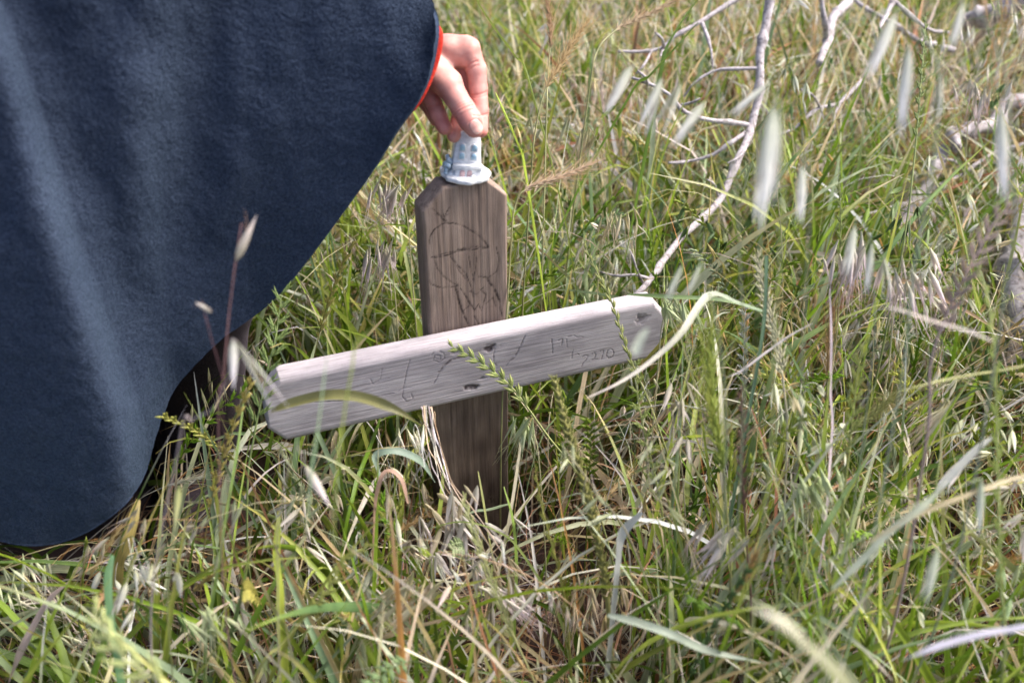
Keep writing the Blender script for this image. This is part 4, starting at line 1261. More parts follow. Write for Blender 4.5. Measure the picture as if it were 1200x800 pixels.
def T_grain(seed):
    r = np.random.default_rng(seed); p = []
    for k, (a, L, W) in enumerate([(.10, .0125, .0036), (-.16, .0105, .0030), (.30, .0090, .0026)]):
        v, f, u = husk(L * r.uniform(.95, 1.05), W, W * .8, 7, 7)
        p.append((rotz(rotx(v, a), math.pi / 2), f, u, (np.array([1.12, 1.1, 1.0]) if k == 0 else np.array([.62, .72, .5])) * r.uniform(.9, 1.1)))
    return merge(p)
GRAINS = [T_grain(k) for k in range(4)]
RYEB = [T_rye(k, .016, 5) for k in range(10, 13)]
def frame(z, xhint):
    z = norm(np.asarray(z, float)); x = np.asarray(xhint, float) - z * (np.asarray(xhint) * z).sum(-1, keepdims=True)
    x = norm(x); y = np.cross(z, x); return x, y, z
def put(acc, tpl, pos, zdir, xh, scale, color):
    """many copies of a template into one accumulator (numpy)"""
    V, F, U, C = tpl; n = len(pos)
    if n == 0: return
    x, y, z = frame(zdir, xh)
    sc = np.broadcast_to(np.asarray(scale, float), (n,))[:, None, None]
    W = pos[:, None] + sc * (V[None, :, 0:1] * x[:, None] + V[None, :, 1:2] * y[:, None] + V[None, :, 2:3] * z[:, None])
    Ff = (F[None] + (np.arange(n) * len(V))[:, None, None]).reshape(-1, F.shape[1])
    cc = (C[None] * color[:, None]).reshape(-1, 3)
    uu = np.repeat(U[None], n, 0) + (np.arange(n) * 1.31 % 40)[:, None, None]
    acc.add(W.reshape(-1, 3), Ff, np.clip(cc, 0, .95), uu.reshape(-1, 2))

# --- mass of seed heads (uncountable), in one object each
def oat_field(n, y0, y1, seed, Lr=(.28, .5), acc=None, pale=.5, nsp=(5, 12)):
    r = np.random.default_rng(seed)
    R = roots(n, y0, y1, r)
    P = paths(R, r.uniform(-math.pi, math.pi, n), r.normal(.15, .12, n), r.normal(1.3, .4, n), r.uniform(*Lr, n), 14, 2.4, .4, r)
    ok = keep(P); P = P[ok]; n = len(P)
    C = pick([(GREEN, 2), (STRAW, 2), (BLUEG, 1), (PALE, 1)], n, r)
    V, F, c, uv = stalks(P, np.full(n, .0008), np.full(n, .0003), C); acc.add(V, F, c, uv)
    pos, zd, xh, col, thr = [], [], [], [], []
    for i in range(n):
        k = r.integers(*nsp)
        t = np.sort(r.uniform(.55, 1, k)); t[-1] = 1
        idx = t * 13; a = np.minimum(idx.astype(int), 12); f = (idx - a)[:, None]
        q = P[i][a] * (1 - f) + P[i][a + 1] * f
        tan = norm(P[i][a + 1] - P[i][a])
        out = norm(r.normal(0, 1, (k, 3)) * [1, 1, .3] + tan * .5)
        hang = norm(out * .5 + [0, 0, -1.0] + r.normal(0, .25, (k, 3)))
        tipc = pick([(PALE, 3 * pale + .3), (STRAW, 1), (BLUEG, 1.6), (GREEN, .8)], 1, r)[0] * 1.15
        for j in range(k):
            l = r.uniform(.008, .03)
            s_ = np.linspace(0, 1, 5)[:, None]
            pp = q[j] + out[j] * l * s_ + np.array([0, 0, -1.0]) * l * .8 * s_ ** 2
            pos.append(pp[-1]); zd.append(hang[j]); xh.append(r.normal(0, 1, 3)); thr.append(pp)
            col.append(tipc * r.uniform(.8, 1.2))
    pos = np.array(pos); zd = np.array(zd); xh = np.array(xh); col = np.array(col); thr = np.array(thr)
    ends = np.stack([pos, pos + zd * .026], 1)
    ok = keep(ends)
    pos, zd, xh, col, thr = pos[ok], zd[ok], xh[ok], col[ok], thr[ok]
    V, F, c, uv = stalks(thr, np.full(len(thr), .0003), np.full(len(thr), .00022), col * .8); acc.add(V, F, c, uv)
    kk = r.integers(0, len(OATS), len(pos))
    for t in range(len(OATS)):
        m = kk == t
        put(acc, OATS[t], pos[m], zd[m], xh[m], r.uniform(.75, 1.15, m.sum()), col[m])
def spike_field(n, y0, y1, seed, tpls, acc, pal, Lr=(.25, .45), headlen=(.06, .14), gap=.0075, ang=.45, sc=(.8, 1.1), alt=True, R0=.0009, th1=(.7, .35), dense=1):
    r = np.random.default_rng(seed)
    R = roots(n, y0, y1, r)
    L = r.uniform(*Lr, n)
    P = paths(R, r.uniform(-math.pi, math.pi, n), r.normal(.14, .12, n), r.normal(*th1, n), L, 16, 2.0, .35, r)
    ok = keep(P); P = P[ok]; L = L[ok]; n = len(P)
    C = pick(pal, n, r)
    V, F, c, uv = stalks(P, np.full(n, R0), np.full(n, R0 * .5), C * .9); acc.add(V, F, c, uv)
    pos, zd, xh, col = [], [], [], []
    for i in range(n):
        hl = min(r.uniform(*headlen), L[i] * .6); k = int(hl / gap)
        t = 1 - np.arange(k) * gap / L[i]
        idx = t * 15; a = np.clip(idx.astype(int), 0, 14); f = (idx - a)[:, None]
        q = P[i][a] * (1 - f) + P[i][a + 1] * f; tan = norm(P[i][a + 1] - P[i][a])
        side = norm(np.cross(tan[0], r.normal(0, 1, 3)))
        sg = np.where(np.arange(k) % 2 == 0, 1.0, -1.0)[:, None]
        s2 = side * sg
        if not alt:
            b = np.cross(tan, side); an = np.arange(k)[:, None] * 2.4
            s2 = side * np.cos(an) + b * np.sin(an)
        pos.append(q); zd.append(norm(tan * math.cos(ang) + s2 * math.sin(ang))); xh.append(s2); col.append(np.repeat(C[i][None] * r.uniform(.9, 1.25), k, 0))
    pos, zd, xh, col = map(np.vstack, (pos, zd, xh, col))
    kk = r.integers(0, len(tpls), len(pos))
    for t in range(len(tpls)):
        m = kk == t
        put(acc, tpls[t], pos[m], zd[m], xh[m], r.uniform(*sc, m.sum()), col[m])
def nodding(n, y0, y1, seed, acc, hts=(.26, .46), nh=(10, 24)):
    """bunches of long narrow papery husks nodding from one tip"""
    r = np.random.default_rng(seed)
    R = roots(n, y0, y1, r)
    P = paths(R, r.uniform(-math.pi, math.pi, n), r.normal(.12, .1, n), r.normal(1.9, .35, n), r.uniform(hts[0] * 1.2, hts[1] * 1.25, n), 14, 3.0, .3, r)
    ok = keep(P); P = P[ok]; n = len(P)
    C = pick([(STRAW, 2), (GREEN, 1), (PALE, 1)], n, r)
    V, F, c, uv = stalks(P, np.full(n, .0009), np.full(n, .0004), C); acc.add(V, F, c, uv)
    pos, zd, xh, col = [], [], [], []
    for i in range(n):
        k = r.integers(*nh); a = r.integers(8, 14, k)
        lean = np.array([r.normal(0, .35), r.normal(0, .35), -1.0])
        pos.append(P[i][a] + r.normal(0, .009, (k, 3)) - [0, 0, .004]); zd.append(norm(lean + r.normal(0, .22, (k, 3)))); xh.append(r.normal(0, 1, (k, 3)))
        tc = pick([(PALE, 4), (STRAW, 1.2), (BLUEG, .6)], 1, r)[0] * 1.12
        col.append(tc * r.uniform(.8, 1.15, (k, 1)))
    pos, zd, xh, col = map(np.vstack, (pos, zd, xh, col))
    ok = keep(np.stack([pos, pos + zd * .03], 1)); pos, zd, xh, col = pos[ok], zd[ok], xh[ok], col[ok]
    kk = r.integers(0, 4, len(pos))
    for t in range(4):
        m = kk == t
        put(acc, BROME[t], pos[m], zd[m], xh[m], r.uniform(.8, 1.5, m.sum()), col[m])
def T_brome(seed):
    r = np.random.default_rng(seed); p = []
    for k in range(3):
        L = .021 * r.uniform(.8, 1.1)
        v, f, u = husk(L, .0025, .0013, 6, 5, belly=.35)
        v = rotz(rotx(v, r.uniform(-.16, .16)), r.uniform(0, 6))
        g = np.clip(v[:, 2:3] / L, 0, 1)
        p.append((v, f, u, np.array([.80, .86, .62]) * (1 - g) + np.array([1.18, 1.12, 1.18]) * g))
        v2, f2, u2 = awn(v[-1], norm(v[-1] + np.array([r.normal(0, .002), r.normal(0, .002), 0])), r.uniform(.010, .018), .0002, 3)
        p.append((v2, f2, u2, np.array([1.0, .9, .85])))
    return merge(p)
BROME = [T_brome(k) for k in range(4)]
A = Acc()
nodding(300, .50, 2.2, 71, A)
nodding(320, 1.2, 3.4, 72, A, hts=(.34, .56))
obj("nodding_husk_grass", A.mesh("nodding_husk_grass", M_SEED), kind="stuff", label="bunches of pale papery husks nodding among the green blades")
A = Acc()
oat_field(260, .50, 2.6, 51, Lr=(.34, .58), acc=A, pale=.9)
oat_field(220, 1.1, 3.4, 52, Lr=(.40, .64), acc=A, pale=.7)
obj("wild_oat_grass", A.mesh("wild_oat_grass", M_SEED), kind="stuff", label="drooping pale wild oat heads scattered through the meadow grass")
A = Acc()
spike_field(380, .5, 2.6, 61, RYES, A, [(GREEN, 3), (YELL, 2), (BLUEG, 1)], headlen=(.08, .16), Lr=(.30, .52), sc=(1, 1.35))
spike_field(120, .6, 3.0, 62, RYES, A, [(STRAW, 2), (PALE, 1), (RED, .5)], headlen=(.06, .12))
obj("ryegrass_spikes_mass", A.mesh("ryegrass_mass", M_SEED), kind="stuff", label="slender ryegrass spikes mixed into the meadow grass").name = "ryegrass"
A = Acc()
spike_field(170, .55, 3.0, 63, BARS, A, [(GREEN, 2), (STRAW, 2), (PALE, 1)], headlen=(.05, .08), gap=.0035, ang=.2, alt=False, th1=(.9, .5))
obj("wall_barley_mass", A.mesh("wall_barley", M_SEED), kind="stuff", label="bristly wild barley heads mixed into the meadow grass").name = "wild_barley_grass"

# ------------------------------------------------------------------ single plants one can point to
def W3(pts):
    a = np.array(pts, float); return PZ(a[:, 0], a[:, 1], a[:, 2])
def to_ground(P, dx=0.0, dy=0.05):
    """continue a stem from its last seen point down to its root"""
    e = P[-1]; d = P[-1] - P[-2]; d = d / np.linalg.norm(d)
    hd = np.array([dx, dy, -1.0]); m = e[2]
    return np.vstack([P, e + (norm(d + norm(hd)) * m * .4), [e[0] + d[0] * m * .3 + dx * m, e[1] + d[1] * m * .15 + dy * m, 0.0]])
def stem_mesh(C, r0, r1, col, base):
    n = len(C); V, F = tube(C, np.linspace(r0, r1, n), 6, lump=.08)
    uv = np.zeros((len(V), 2)); uv[:-2, 0] = np.tile(np.arange(6) / 6 * .4, n); uv[:-2, 1] = np.repeat(np.arange(n) * .1, 6)
    return mesh("stem", V - base, F, M_STEM, np.tile(col, (len(V), 1)), uv)
SH = {}
def shared(name, tpl, col):
    key = (name, id(tpl), tuple(np.round(col, 2)))
    if key not in SH:
        V, F, U, C = tpl
        SH[key] = mesh(name, V, F, M_SEED, np.clip(C * np.array(col), 0, .95), U)
    return SH[key]
def place(name, me, parent, pos, z, xh, s, wf=1.0):
    x, y, z = frame(np.array(z), np.array(xh))
    o = obj(name, me, parent)
    M = np.eye(4); M[:3, 0] = x * s * wf; M[:3, 1] = y * s * wf; M[:3, 2] = z * s; M[:3, 3] = pos - np.array(parent.location)
    o.matrix_local = Matrix(M.tolist())
    return o
def hblade(pts, width, col, label, name="grass_leaf", cat="blade of grass", fold=.35, roll=(0.2, 1.0), tip=None, root=None, prof=None, face=True):
    P = W3(pts)
    if root: P = to_ground(P, *root)
    n = 26; C = catmull(P, n)
    s = np.linspace(0, 1, n)
    col = np.array(col, float); tc = np.array(tip if tip is not None else col, float)
    cc = col * (1 - s[:, None]) + tc * s[:, None] if tip is not None else np.tile(col, (n, 1))
    cc = cc * (0.85 + .3 * vn(s * 9, s * 0, seed=len(label)))[:, None]
    if prof is None: prof = np.clip((1 - np.abs(2 * s - .9)) * 2.2, .03, 1) ** .7
    # turn the flat side towards the light above
    v, f, c, uv = ribbons(C[None], np.array([width]), np.linspace(roll[0], roll[1], n)[None], np.array([fold]), cc[None], prof)
    base = P[-1] if root else C[0]
    base = np.array([base[0], base[1], base[2]])
    me = mesh(name, v - base, f, M_LEAF, c, uv)
    return obj(name, me, label=label, cat=cat, loc=base)
def hspike(pts, nsp, tpls, col, label, headfrac, ang=.45, s=1.0, r0=.0012, r1=.0006, root=(0, .05), name="ryegrass_stalk", cat="grass stalk", alt=True, stemcol=None, side=None, part="spikelet", up=True):
    """first point is the tip; the head covers the first headfrac of the given points"""
    P = W3(pts); Pg = to_ground(P, *root) if root else P
    C = catmull(P, 60)
    ar = np.concatenate([[0], np.cumsum(np.linalg.norm(np.diff(C, axis=0), axis=1))])
    base = Pg[-1].copy()
    rt = obj(name, None, label=label, cat=cat, loc=base)
    G = catmull(Pg, 90)
    obj("stem", stem_mesh(G[::-1], r0, r1, stemcol if stemcol is not None else np.array(col) * .8, base), rt)
    t = np.linspace(0.0, headfrac, nsp) * ar[-1]
    for i, tt in enumerate(t):
        k = min(np.searchsorted(ar, tt), 58)
        q = C[k] + (C[k + 1] - C[k]) * ((tt - ar[k]) / max(ar[k + 1] - ar[k], 1e-6) if k else 0)
        tan = norm(C[k] - C[k + 1])
        sd_ = norm(np.cross(tan, FWD if side is None else side))
        if alt: s2 = sd_ * (1 if i % 2 else -1)
        else:
            a = i * 2.4; s2 = sd_ * math.cos(a) + np.cross(tan, sd_) * math.sin(a)
        tp = tpls[i % len(tpls)]
        taper = s * (.72 + .28 * min(1, i / (nsp * .3 + 1)))
        place(part, shared(part, tp, col), rt, q, tan * math.cos(ang) + s2 * math.sin(ang), s2, taper)
    return rt
def hoat(stem, spik, col, label, scol=(.34, .30, .2), r0=.0011, root=(0, .06), group=None):
    """stem points from the apex down; spik: (base px, py, z, tip px, py, dz, scale-width) — each hangs from its own fine stalk"""
    P = W3(stem); Pg = to_ground(P, *root); base = Pg[-1].copy()
    rt = obj("wild_oat_stalk", None, label=label, cat="oat stalk", loc=base, group=group)
    G = catmull(Pg, 80)
    obj("stem", stem_mesh(G[::-1], r0, .0004, scol, base), rt)
    for i, (bx, by, z, tx_, ty_, dz, wf) in enumerate(spik):
        a = PZ(bx, by, z); b = PZ(tx_, ty_, z + dz)
        L = np.linalg.norm(b - a)
        me = shared("spikelet", OATN[i % 6], col)
        x, y, zz = frame(b - a, np.array([math.cos(i * 1.9 + .4), math.sin(i * 1.9 + .4), .2]))
        sc = L / .0225
        o = obj("spikelet", me, rt)
        M = np.eye(4); M[:3, 0] = x * sc * wf * .85; M[:3, 1] = y * sc * wf * .85; M[:3, 2] = zz * sc; M[:3, 3] = a - base
        o.matrix_local = Matrix(M.tolist())
        # pedicel up to the stem
        d = np.linalg.norm(G - a, axis=1); near = G[max(0, int(np.argmin(d)) - 3)] if len(G) else a
        dn = np.linalg.norm(near - a); mid = (near + a) / 2 + np.array([0, 0, min(.012, .25 * dn)])
        V, F = tube(catmull([near, mid, a], 12), np.linspace(.00045, .0003, 12), 5)
        obj("pedicel", mesh("pedicel", V - base, F, M_STEM, np.tile(scol, (len(V), 1)), np.zeros((len(V), 2))), rt)
    return rt
PW = (.80, .77, .80); LILAC = (.62, .56, .62); TAN = (.52, .42, .30); YG = (.30, .34, .09); MG = (.14, .20, .04); BG = (.22, .30, .18); OL = (.17, .17, .055)

hspike([(531, 407, .995), (556, 420, .99), (582, 438, .99), (606, 461, 1.0), (640, 508, 1.01), (690, 575, 1.03), (716, 650, 1.06)], 17, GRAINS, (.46, .50, .20), "green ryegrass spike bent across the middle of the crossbar, below the knot", .335, ang=.42, s=1.25)
hspike([(687, 293, 1.01), (700, 320, 1.01), (716, 352, 1.0), (728, 388, .995), (740, 424, .99), (764, 480, 1.0), (790, 560, 1.02), (802, 640, 1.05)], 20, GRAINS, (.36, .38, .14), "slim olive ryegrass spike standing in front of the right arm of the crossbar", .38, ang=.16, s=.95)
hspike([(650, 446, 0.853), (660, 485, 0.853), (673, 530, 0.853), (688, 580, 0.857), (700, 630, 0.861), (710, 685, 0.870), (716, 760, 0.896)], 150, [T_rye(80, .0110, 2), T_rye(81, .0110, 2)], (.33, .31, .11), "rough brownish olive seed spike right of the post foot", .8, ang=.38, s=1.35, r0=.003, r1=.0016, alt=False, name="rough_grass_spike", cat="seed spike", part="scale")
hspike([(628, 556, 0.880), (634, 590, 0.880), (643, 625, 0.880), (655, 670, 0.880), (664, 720, 0.889), (670, 800, 0.898)], 20, RYEB, (.36, .35, .08), "yellow green twisted spike close beside the post foot", .85, ang=.25, s=.7)
hspike([(1148, 318, .74), (1160, 365, .73), (1166, 430, .72), (1168, 500, .715), (1170, 580, .71), (1172, 670, .71), (1176, 780, .72)], 24, RYEB, (.36, .42, .12), "tall upright yellow green ryegrass spike near the right edge", .8, ang=.3, s=.72)
hspike([(1185, 238, .68), (1165, 262, .68), (1148, 292, .68), (1130, 325, .68), (1108, 372, .69), (1090, 430, .70), (1085, 520, .72)], 20, RYEB, (.46, .34, .34), "pinkish blurred grass spike leaning above the tall ryegrass at the right edge", .55, ang=.6, s=.85)
hspike([(1012, 405, .80), (1006, 430, .80), (1002, 460, .80), (998, 500, .80), (990, 570, .81), (980, 650, .83)], 16, RYEB, (.30, .33, .10), "green ryegrass spike rising right of the teal bent stem", .5, ang=.45, s=.8)
hspike([(868, 462, .82), (870, 500, .82), (869, 540, .82), (872, 590, .83), (876, 650, .84), (880, 720, .85)], 18, RYES, (.16, .09, .07), "dark purplish brown grass spike standing right of the green barley head", .5, ang=.25, s=1.0)
hspike([(330, 345, .93), (326, 375, .93), (322, 400, .93), (314, 430, .93), (306, 470, .94), (298, 510, .95), (290, 570, .97)], 18, RYEB, (.30, .38, .14), "leafy green ryegrass spike between the cloak and the left arm of the crossbar", .65, ang=.6, s=1.15)
hspike([(112, 722, .60), (124, 745, .59), (140, 765, .58), (165, 785, .58), (195, 802, .58), (230, 830, .59)], 11, RYEB, (.62, .64, .30), "pale yellow green blurred grass spike at the bottom left corner", .7, ang=.55, s=1.05)
hspike([(545, 590, 0.865), (556, 625, 0.856), (570, 665, 0.851), (586, 705, 0.846), (604, 750, 0.846), (630, 810, 0.856)], 22, RYEB, (.44, .44, .20), "green and cream spike leaning over the fallen straw in front of the post", .7, ang=.25, s=.85)
hspike([(430, 640, .78), (405, 655, .78), (385, 690, .78), (360, 720, .78), (330, 755, .78), (300, 790, .78)], 16, RYES, (.33, .34, .10), "blurred olive ryegrass spike slanting through the grass below the left arm", .6, ang=.3, s=1.0)
hspike([(1085, 20, 1.1), (1082, 60, 1.08), (1078, 110, 1.06), (1072, 180, 1.04), (1064, 250, 1.02), (1050, 330, 1.02)], 18, RYES, (.22, .27, .09), "thin green grass spike standing behind the hanging oats at the upper right", .5, ang=.25, s=1.1)
hspike([(983, 215, .98), (985, 250, .98), (984, 300, .98), (980, 350, .99), (975, 420, 1.0)], 14, RYES, (.24, .28, .09), "fine green ryegrass spike in front of the short grey log", .6, ang=.3, s=.9)
hspike([(745, 430, 0.900), (748, 470, 0.900), (757, 515, 0.900), (768, 560, 0.909), (778, 620, 0.918)], 16, RYES, (.34, .38, .12), "yellow green branching ryegrass spike under the right end of the crossbar", .8, ang=.6, s=1.1)
hspike([(888, 305, 0.880), (895, 340, 0.880), (903, 375, 0.880), (912, 410, 0.880), (918, 450, 0.880), (922, 520, 0.898)], 24, RYES, (.62, .56, .42), "cream coloured dry spike standing right of the bent teal stem", .62, ang=.35, s=1.25)

BARL = dict(stemcol=(.30, .30, .14), name="wild_barley_stalk", cat="barley stalk", alt=False, part="grain")
hspike([(834, 398, 0.818), (832, 430, 0.818), (834, 465, 0.818), (838, 500, 0.818), (846, 538, 0.827), (852, 600, 0.845), (856, 680, 0.880)], 64, [T_barley(k, .011) for k in range(30, 33)], (.42, .50, .14), "plump green bristly barley head standing right of the crossbar end", .50, ang=.26, s=1.4, **BARL)
hspike([(684, 32, 1.12), (670, 52, 1.11), (655, 78, 1.10), (638, 108, 1.09), (628, 150, 1.09), (622, 210, 1.10)], 44, BARS, (.60, .45, .26), "rusty tan bristly barley head right of the hand", .48, ang=.24, s=1.25, **BARL)
hspike([(641, 0, 1.2), (644, 24, 1.19), (645, 50, 1.18), (642, 90, 1.17), (640, 150, 1.15)], 36, BARS, (.48, .32, .20), "upright reddish barley head at the top edge near the hand", .40, ang=.2, s=1.1, **BARL)
hspike([(792, 0, 1.28), (766, 14, 1.26), (742, 25, 1.24), (720, 37, 1.22), (700, 60, 1.2), (690, 110, 1.2)], 44, BARS, (.50, .38, .28), "pinkish brown barley head lying across the top edge left of the pale branch", .55, ang=.2, s=1.2, **BARL)
hspike([(690, 193, 1.05), (668, 203, 1.04), (645, 211, 1.03), (618, 221, 1.02), (604, 240, 1.02), (598, 300, 1.03)], 44, BARS, (.66, .52, .42), "pink tan barley head lying nearly flat right of the post top", .55, ang=.2, s=1.1, **BARL)
hspike([(975, 372, .98), (972, 400, .98), (970, 440, .98), (968, 490, .99), (966, 560, 1.0)], 40, BARS, (.50, .36, .20), "small tan barley head behind the lilac upright stem", .4, ang=.2, s=1.0, **BARL)
hspike([(1040, 470, .92), (1020, 488, .92), (1002, 500, .92), (980, 520, .92), (965, 560, .93)], 44, BARS, (.34, .36, .15), "green barley head leaning in the right half among pale blades", .45, ang=.22, s=1.0, **BARL)
hspike([(228, 640, 1.02), (216, 655, 1.02), (204, 672, 1.02), (192, 690, 1.03), (172, 720, 1.05)], 40, BARS, (.34, .24, .20), "dull brown barley head in the shade below the cloak", .6, ang=.25, s=.9, **BARL)

# oats hanging close to the lens
hoat([(283, 262, .66), (276, 306, .66), (268, 370, .665), (262, 440, .67), (256, 505, .68)], [(276, 306, .66, 300, 254, .0, .9)], (.80, .70, .66), "single upright pinkish white oat spikelet in front of the dark blue cloak", (.22, .12, .12), r0=.0006)
hoat([(236, 352, .66), (247, 395, .66), (262, 450, .67), (262, 500, .68)], [(249, 366, .66, 229, 354, .0, 1.1)], (.80, .72, .68), "tiny cream oat spikelet floating before the cloak, left of the upright one", (.10, .05, .06), r0=.0004)
hoat([(272, 398, .60), (268, 440, .60), (250, 478, .61), (226, 492, .62), (210, 520, .63)], [(273, 397, .60, 274, 454, .0, .9), (277, 400, .60, 330, 480, .0, .42)], (.84, .80, .86), "white forked oat husk hanging by the left end of the crossbar", (.5, .42, .42), r0=.0007)
hoat([(350, 520, .66), (340, 540, .67), (330, 590, .68), (325, 650, .69)], [(357, 545, .66, 386, 592, .0, 1.0)], (.85, .74, .76), "pinkish white oat husk pointing down right below the left arm", (.35, .3, .25), r0=.0006)
hoat([(215, 575, .72), (206, 600, .72), (200, 660, .73), (198, 740, .75)], [(210, 568, .72, 205, 616, .0, .8)], (.55, .56, .28), "small yellowish husk low in the dim grass right of the cloak hem", (.2, .22, .1), r0=.0006)
hoat([(820, 60, .62), (836, 90, .62), (850, 140, .62), (862, 220, .63), (868, 330, .65), (872, 460, .68)],
     [(741, 76, .66, 709, 133, .0, .85), (776, 91, .66, 753, 153, .0, .8), (798, 97, .65, 768, 160, .0, .8), (826, 119, .64, 789, 172, .0, .8)], (.92, .90, .88), "blurred oat stalk with four pale husks hanging left of the long branch", (.30, .34, .2), r0=.0007)
hoat([(905, 108, .52), (915, 130, .52), (918, 200, .52), (914, 300, .53), (906, 420, .55), (900, 560, .58)],
     [(906, 124, .52, 888, 266, .0, .62), (911, 128, .52, 902, 232, .0, .6)], (.95, .94, .94), "tallest white blurred oat husks hanging just right of the long branch", (.32, .36, .16), r0=.0009)
hoat([(938, 180, .60), (950, 210, .60), (946, 300, .61), (940, 420, .63), (936, 520, .65)], [(940, 192, .60, 937, 262, .0, .7)], (.92, .91, .92), "single narrow white oat husk hanging right of the tallest pair", (.28, .3, .2), r0=.0006)
hoat([(1058, 10, .60), (1076, 30, .60), (1100, 90, .60), (1092, 200, .60), (1070, 320, .61), (1052, 470, .63)],
     [(1050, 16, .60, 1014, 94, .0, .75), (1066, 52, .60, 1056, 150, .0, .6), (1103, 88, .60, 1093, 150, .0, .7), (900, 98, .64, 857, 136, .0, .6)], (.92, .91, .93), "blurred oat stalk with several white husks in the upper right quarter", (.30, .36, .24), r0=.0009)
hoat([(1120, 0, .58), (1150, 20, .58), (1178, 90, .58), (1186, 200, .58), (1180, 330, .6)], [(1129, 2, .58, 1114, 58, .0, .7), (1172, 124, .58, 1177, 228, .0, .6)], (.93, .92, .94), "oat stalk with two white husks nearest the top right corner", (.32, .36, .26), r0=.0009)
hoat([(1000, 250, .72), (1016, 270, .72), (1024, 340, .73), (1020, 440, .75)], [(1002, 264, .72, 990, 322, .0, .8), (1022, 285, .72, 1016, 340, .0, .7), (1036, 300, .72, 1040, 350, 0, .7)], (.78, .78, .76), "oat stalk with three pale husks above the pinkish arching blade", (.3, .34, .22), r0=.0007)
hoat([(820, 300, .66), (828, 330, .66), (846, 420, .67), (850, 560, .7)], [(822, 308, .66, 804, 345, .0, .7), (800, 310, .66, 782, 352, 0, .7)], (.78, .80, .70), "oat stalk with two greenish white husks near the right end of the crossbar", (.3, .34, .22), r0=.0007)
hoat([(940, 660, .62), (955, 690, .62), (965, 740, .62), (970, 800, .62)], [(1100, 640, .60, 1082, 706, .0, .7), (1150, 560, .66, 1148, 620, .0, .7)], (.70, .74, .66), "pale husks hanging low in the bottom right quarter", (.3, .34, .22), r0=.0006)

# broad blades
hblade([(318, 482, .82), (345, 472, .81), (385, 463, .80), (425, 466, .80), (462, 479, .80), (494, 498, .81)], .0098, (.22, .21, .075), "olive dead leaf arching in front of the left arm of the crossbar", fold=.5, roll=(-.5, -.9))
hblade([(360, 620, .62), (366, 560, .61), (374, 500, .60), (381, 440, .60), (386, 396, .60)], .0055, (.30, .42, .26), "blurred grey green blade rising in front of the left arm of the crossbar", root=None, fold=.3, roll=(1.2, 1.3))
hblade([(392, 640, .60), (396, 560, .59), (404, 490, .58), (414, 430, .58), (420, 402, .58), (450, 375, .59)], .0075, (.30, .36, .10), "blurred yellow green blade rising over the left arm of the crossbar", fold=.3, roll=(1.0, 1.3))
hblade([(893, 366, .86), (866, 357, .86), (838, 346, .86), (820, 358, .85), (797, 392, .83), (762, 424, .82), (726, 448, .81), (688, 466, .80)], .0095, (.20, .30, .17), "pale blade folded down from the teal stem across the end of the crossbar", tip=(.75, .66, .60), fold=.5, roll=(-.3, .8), prof=np.concatenate([np.linspace(.6, .7, 7), np.linspace(.9, 1.0, 3), np.linspace(.85, .12, 16)]))
hblade([(896, 300, .87), (894, 366, .87), (886, 425, .87), (872, 500, .88), (858, 580, .90)], .0072, (.12, .20, .13), "teal green bent stem right of the crossbar end", name="grass_stalk", cat="grass stem", fold=1.1, roll=(.8, 1.0), root=(0, .05), prof=np.full(26, .9))
hblade([(952, 379, .84), (925, 395, .84), (897, 415, .84), (870, 435, .84), (850, 443, .84)], .0068, (.74, .68, .70), "short pinkish white blade lying right of the green barley head", roll=(-.8, -.5))
hblade([(878, 472, .95), (888, 500, .95), (898, 530, .95), (906, 562, .95), (908, 590, .96)], .0085, (.42, .19, .13), "rusty red dry blade standing right of the bent teal stem", roll=(.9, 1.2), root=(0, .04))
hblade([(1250, 725, .60), (1200, 736, .60), (1150, 744, .60), (1100, 758, .60), (1058, 773, .60)], .0100, (.50, .49, .60), "wide lilac blade entering from the right edge near the bottom", roll=(-.6, -.6), fold=.15)
hblade([(1010, 850, .42), (985, 806, .41), (950, 765, .40), (915, 735, .40), (878, 708, .40)], .017, (.42, .47, .22), "very large blurred green white blade at the bottom edge", tip=(.66, .62, .52), roll=(-.9, -.6), fold=.4)
hblade([(1162, 400, .62), (1130, 388, .62), (1095, 378, .62), (1060, 366, .62), (1030, 358, .62)], .0085, (.74, .66, .64), "blurred pinkish arching blade crossing the right side", roll=(-.7, -.4), fold=.3)
hblade([(1230, 420, .74), (1190, 432, .74), (1140, 440, .74), (1090, 450, .74), (1040, 462, .75)], .0065, (.50, .50, .24), "long straw green blade lying across to the right edge", roll=(-.7, -.5))
hblade([(1165, 512, .72), (1140, 534, .72), (1115, 560, .72), (1090, 586, .72)], .0105, (.72, .72, .66), "short pale blade tilted up at right beside the tall ryegrass", roll=(-.7, -.5))
hblade([(1010, 640, .66), (1060, 610, .66), (1120, 585, .66), (1190, 560, .67), (1240, 552, .68)], .0034, (.50, .42, .26), "long thin straw coloured blade across the lower right", roll=(-.7, -.5))
hblade([(975, 690, .66), (1010, 655, .66), (1045, 620, .66), (1085, 590, .66), (1110, 560, .66)], .0050, (.50, .54, .42), "broad whitish blade crossing the straw one in the lower right", roll=(-.8, -.5))
hblade([(972, 338, .84), (973, 400, .84), (972, 460, .85), (973, 520, .86)], .0045, (.58, .50, .56), "straight lilac dry stem standing among the grass right of centre", name="dry_stalk", cat="dry stem", roll=(1.2, 1.2), root=(0, .05), fold=.9)
hblade([(818, 27, 1.2), (800, 48, 1.19), (780, 70, 1.18), (760, 92, 1.17), (735, 120, 1.17)], .0115, (.17, .29, .04), "bright green broad blade leaning under the small forked twig", roll=(-.9, -.9), root=(-.1, .05))
